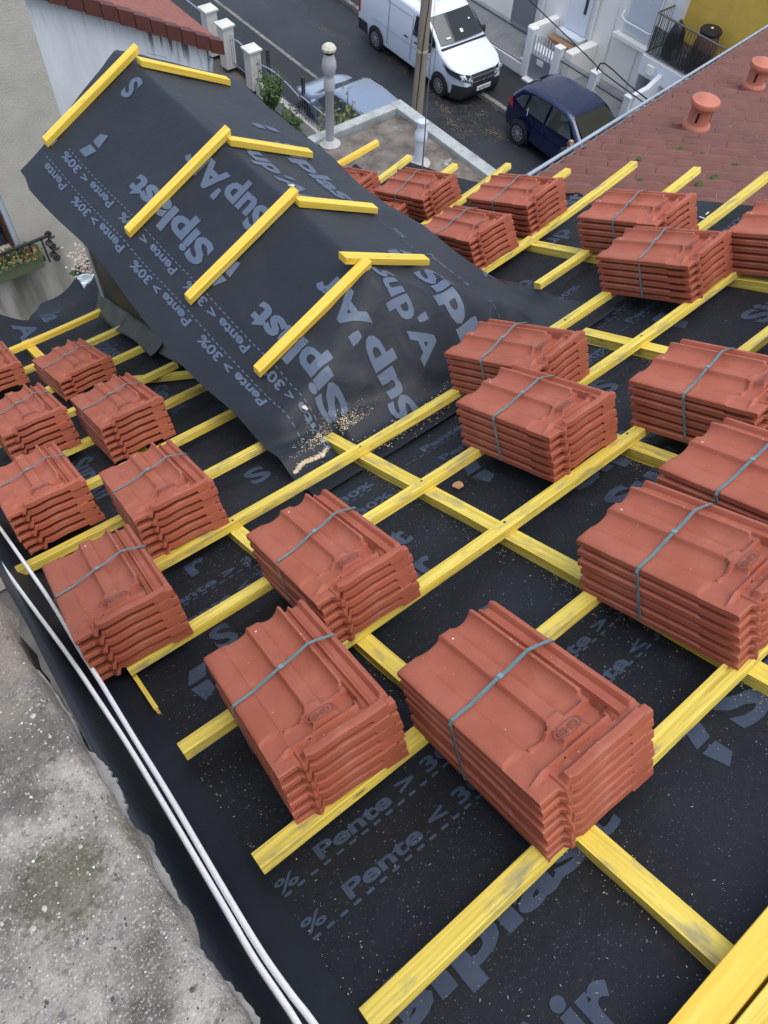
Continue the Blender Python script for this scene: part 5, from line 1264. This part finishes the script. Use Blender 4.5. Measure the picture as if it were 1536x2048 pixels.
chain(16.24, 19.9, -10.22, GZ+.42, 'long chain link panel behind the white van')
gt = thing('street_gate', 'grey metal street door with bars above and a letter box', 'gate', (OX, 15.55, GZ))
g = MB(); g.bx(-.025, .025, -.44, .44, .18, .86); g.build('panel', mat('grey_gate', (.20, .225, .26), .5), gt)
g = MB()
for k in range(8): g.bx(-.015, .015, -.42+k*.118, -.39+k*.118, .86, 1.45-.10*abs(k-3.5)/3.5+.05)
g.build('bars', mat('pale_gate_bar', (.46, .49, .53), .5), gt)
g = MB(); g.bx(-.05, -.02, -.10, .16, .66, .80); g.build('letter_box', M['plate'], gt)
g = MB(); g.bx(-.25, .1, -.46, .46, .10, .17); g.build('threshold', M['white'], gt)
# ------------------------------------------------------------------ woman by the blue car
def skinned(name, pts, edges, m, parent, sub=2):
    me = bpy.data.meshes.new(name); me.from_pydata([p[0] for p in pts], edges, []); o = bpy.data.objects.new(name, me); COL.objects.link(o)
    sk = o.modifiers.new('skin', 'SKIN'); 
    for i, p in enumerate(pts): r = p[1] if isinstance(p[1], tuple) else (p[1], p[1]); me.skin_vertices[0].data[i].radius = r
    me.skin_vertices[0].data[0].use_root = True
    sb = o.modifiers.new('sub', 'SUBSURF'); sb.levels = sub; sb.render_levels = sub
    dg = bpy.context.evaluated_depsgraph_get(); bpy.context.view_layer.update(); dg = bpy.context.evaluated_depsgraph_get()
    nm = bpy.data.meshes.new_from_object(o.evaluated_get(dg)); bpy.data.objects.remove(o)
    nm.materials.append(m)
    for p in nm.polygons: p.use_smooth = True
    o = bpy.data.objects.new(name, nm); COL.objects.link(o); o.parent = parent; return o
M['skin'] = mat('skin', (.48, .28, .20), .55); M['coat'] = mat('black_coat', (.012, .010, .016), .7, bump=.3, bscale=30); M['hair'] = mat('dark_hair', (.03, .018, .010), .5, col2=(.30, .19, .09), scale=14, stretch=(1, 1, 2)); M['jeans'] = mat('dark_jeans', (.02, .025, .04), .8)
pe = thing('person', 'person with tied-back hair in a black coat walking beside the blue car', 'person', (15.95, 11.28, GZ), rot=Matrix.Rotation(math.radians(-50), 3, 'Z'))
# local: facing +y ; height 1.66
skinned('body', [((0, 0, .92), .13), ((0, 0, 1.15), .12), ((0, 0, 1.32), .11), ((0, .01, 1.42), .055), ((0, .03, 1.50), .07), ((0, .035, 1.57), .085), ((0, .02, 1.62), .06),
    ((.17, 0, 1.34), .06), ((.23, .02, 1.10), .047), ((.20, .16, .92), .036), ((.19, .22, .88), .028), ((-.17, 0, 1.34), .06), ((-.24, -.03, 1.10), .047), ((-.21, .08, .90), .036), ((-.20, .13, .84), .028),
    ((.09, 0, .84), .09), ((.10, .10, .48), .06), ((.10, .02, .09), .042), ((.10, .15, .04), .035), ((-.09, 0, .84), .09), ((-.10, -.02, .48), .06), ((-.10, -.18, .12), .042), ((-.10, -.06, .04), .035),
    ((.185, .27, .86), .012), ((.20, .275, .865), .010), ((-.195, .175, .80), .012), ((-.21, .175, .81), .010)],
    [(0, 1), (1, 2), (2, 3), (3, 4), (4, 5), (5, 6), (2, 7), (7, 8), (8, 9), (9, 10), (2, 11), (11, 12), (12, 13), (13, 14), (0, 15), (15, 16), (16, 17), (17, 18), (0, 19), (19, 20), (20, 21), (21, 22), (10, 23), (10, 24), (14, 25), (14, 26)], M['skin'], pe)
skinned('coat', [((0, 0, .80), (.19, .15)), ((0, 0, 1.0), (.165, .13)), ((0, 0, 1.2), (.16, .125)), ((0, 0, 1.36), (.14, .10)), ((0, .01, 1.42), .075), ((.175, 0, 1.35), .075), ((.235, .02, 1.10), .065), ((.205, .15, .94), .055), ((-.175, 0, 1.35), .075), ((-.245, -.03, 1.10), .065), ((-.215, .075, .92), .055)],
    [(0, 1), (1, 2), (2, 3), (3, 4), (3, 5), (5, 6), (6, 7), (3, 8), (8, 9), (9, 10)], M['coat'], pe)
skinned('trousers', [((0, 0, .86), .12), ((.09, 0, .80), .105), ((.10, .10, .48), .075), ((.10, .02, .13), .06), ((-.09, 0, .80), .105), ((-.10, -.02, .48), .075), ((-.10, -.17, .15), .06)], [(0, 1), (1, 2), (2, 3), (0, 4), (4, 5), (5, 6)], M['jeans'], pe)
skinned('hair', [((0, -.005, 1.615), .112), ((0, -.04, 1.55), .10), ((0, -.10, 1.62), .05), ((0, -.16, 1.60), .045), ((0, -.18, 1.52), .03)], [(0, 1), (1, 2), (2, 3), (3, 4)], M['hair'], pe)
g = MB()
for x in (-.03, .03): g.lathe([(.010, -.004), (.010, .004)], (x, .117, 1.56), 8, Matrix.Rotation(PI/2, 3, 'X'))
g.build('eyes', M['irond'], pe); g = MB(); g.lathe([(.016, 0), (.006, .03)], (0, .112, 1.535), 8, Matrix.Rotation(-PI/2, 3, 'X')); g.build('nose', M['skin'], pe)
# ------------------------------------------------------------------ brown tiled roof next door with two clay vents
BP = Vector((4.515, 2.502, -1.477)); tp = math.tan(math.radians(15))
cdir = Vector((.7071, -.7071, 0)); fdir = Vector((.7071*math.cos(math.radians(15)), .7071*math.cos(math.radians(15)), -math.sin(math.radians(15))))
bn = cdir.cross(fdir); bn = bn if bn.z > 0 else -bn
M['brown'] = mat('brown_roof_tile', (.135, .044, .030), .6, col2=(.185, .068, .048), scale=5, detail=9, bump=.3, bscale=60, bdist=.003)
mix_layer(M['brown'], (.10, .045, .04), 1.4, .5, .7, strength=.5); rand_tint(M['brown'], 0.01)
E0, E1 = Vector((3.30, 2.58, 0)), Vector((9.31, 4.41, 0))
def inside(p):      # keep the part on the near side of the zinc edge, clear of our own roof
    d = (E1-E0); s = d.x*(p.y-E0.y)-d.y*(p.x-E0.x)
    return s < -0.01
brh = thing('brown_roof_house', 'neighbouring roof of brown interlocking tiles with a zinc edge, dropping towards the street', 'house', (0, 0, 0))
TWB, EXP = .30, .17
g = MB()
def bpt(a, b, hgt): return BP+cdir*a+fdir*b+bn*hgt
cols, rows_ = range(-7, 24), range(-22, 36)
ed = (E1-E0); en = Vector((ed.y, -ed.x, 0)).normalized()
def clipd(p): # signed distance to the near side of edge
    return (p-E0).dot(en)
for r_ in rows_:
    for c_ in cols:
        a0 = (c_+.5*(r_ % 2))*TWB; b1 = (r_+1)*EXP; b0 = r_*EXP
        ctr = bpt(a0+TWB/2, (b0+b1)/2, 0)
        if clipd(ctr) < -.30 or ctr.x < 3.30 or ctr.x > 12: continue
        rdv = random.Random(r_*131+c_*17); lift = rdv.uniform(-.002, .003)
        def tile(a, b):
            # broad double wave across, step invented at the upper end to shade dark course lines
            s = a; h_ = .006*math.sin(PI*min(1, s/.55))**2 if s < .55 else .005*math.sin(PI*(s-.55)/.45)**2
            p = bpt(a0+s*TWB*.985, lerp(b0, b1, b), h_+.011*s+lift+.040*min(1, b/.13)*(1-.75*max(0, (b-.13)/.87))-.008)
            d = clipd(p)
            if d < 0: p = p-Vector((en.x*d, en.y*d, 0)); 
            if p.x < 3.26: p.x = 3.26
            return p
        A_ = [0, .1, .2, .3, .4, .5, .55, .65, .78, .9, 1]
        top = [tile(a, b) for b in (0, .10, .13, .2, .5, .88, 1) for a in A_]; n = len(A_)
        low = [tile(a, 1)-bn*.024 for a in A_]; sidev = [tile(1, b)-bn*.02 for b in (0, .5, 1)]
        fs = [(j*n+i, j*n+i+1, (j+1)*n+i+1, (j+1)*n+i) for j in range(6) for i in range(n-1)]+[(6*n+i, 6*n+i+1, 7*n+i+1, 7*n+i) for i in range(n-1)]
        g.add(top+low, fs)
g.build('tiled_roof', M['brown'], brh, sm=35)
M['zedge'] = mat('zinc_edge', (.40, .47, .55), .35, metal=.5, var=.15, scale=3)
def onp(x, y): # height of the plane
    return BP.z-(bn.x*(x-BP.x)+bn.y*(y-BP.y))/bn.z
g = MB(); P_ = [Vector((E0.x+ed.x*t, E0.y+ed.y*t, onp(E0.x+ed.x*t, E0.y+ed.y*t)+.035))-en*.02 for t in [k/20-.12 for k in range(32)]]
g.tube(P_, .013, 8); g.build('zinc_edge', M['zedge'], brh, sm=60)
g = MB(); P_ = [p+en*.03-Vector((0, 0, .01)) for p in P_]; g.tube(P_, .007, 6); g.build('zinc_flashing', mat('dark_zinc', (.12, .13, .14), .5), brh)
g = MB(); q = [(3.27, -3.5), (3.27, 2.45), (E0.x-.3, E0.y-.05), (9.8, 4.45), (12, -3.5)]
g.prism([(3.4, -3), (3.4, 2.45), (9.3, 4.2), (9.3, 0)], 6.2, Matrix.Translation((0, 0, GZ))); g.build('wall', M['render'], brh)
# flashing strip between our sheet and the brown tiles
M['terra'] = mat('terracotta', (.46, .155, .095), .6, var=.08, scale=8)
M['slot'] = mat('slot_dark', (.02, .01, .01), .9)
def clayvent(x, y, label):
    z = onp(x, y)+.02; t = thing('clay_vent', label, 'roof vent', (x, y, z), 'terracotta roof vents')
    g = MB(); g.lathe([(r*.78, z_*.72) for r, z_ in ((.118, -.10), (.118, .02), (.125, .05), (.120, .075), (.100, .088), (.096, .10), (.093, .25), (.095, .255), (.124, .262), (.130, .285), (.122, .312), (.085, .325), (.06, .345), (.030, .352))], n=32); g.build('body', M['terra'], t, sm=50)
    for a in (200, 290, 20, 110):
        ar = math.radians(a); g = MB(); g.box((.0725*math.cos(ar), .0725*math.sin(ar), .125), (.005, .017, .07), Matrix.Rotation(ar, 3, 'Z')); g.build('slot', M['slot'], t)
clayvent(5.03, 2.62, 'terracotta roof vent nearer the camera on the brown tiles')
clayvent(6.55, 3.04, 'terracotta roof vent farther up near the picture edge on the brown tiles')
M['moss'] = mat('green_moss', (.05, .085, .012), .95, var=.4, scale=60)
rd = random.Random(31); k_ = 0
for (px_, py_, r) in ((4.55, 2.42, .05), (4.60, 2.28, .045), (4.15, 2.45, .05), (4.62, 2.05, .06), (4.10, 1.98, .05), (4.30, 2.0, .05), (3.95, 1.72, .045), (3.80, 2.2, .04)):
    g = MB(); z = onp(px_, py_)+.02
    for k in range(40):
        a = rd.uniform(0, 6.28); q = .40*r*math.sqrt(rd.random()); p = Vector((px_+q*math.cos(a)*1.3, py_+q*math.sin(a)*.7, z+.012*(1-q/r)))
        g.lathe([(.001, -.006), (.009, 0), (.001, .008)], p, 5)
    o = g.build('moss_cushion', M['moss'], brh, sm=60); k_ += 1
# grey debris on the membrane at the far verge
g = MB()
for (u, v) in ((2.98, 1.53), (3.0, 1.50), (3.02, 1.53), (2.97, 1.49)):
    p = RW(u, v, WM+.004); g.box(p, (.03, .006, .003), RM @ Matrix.Rotation(u*50, 3, 'Z'))
o = g.build('paint_marks', M['plate'], membrane)
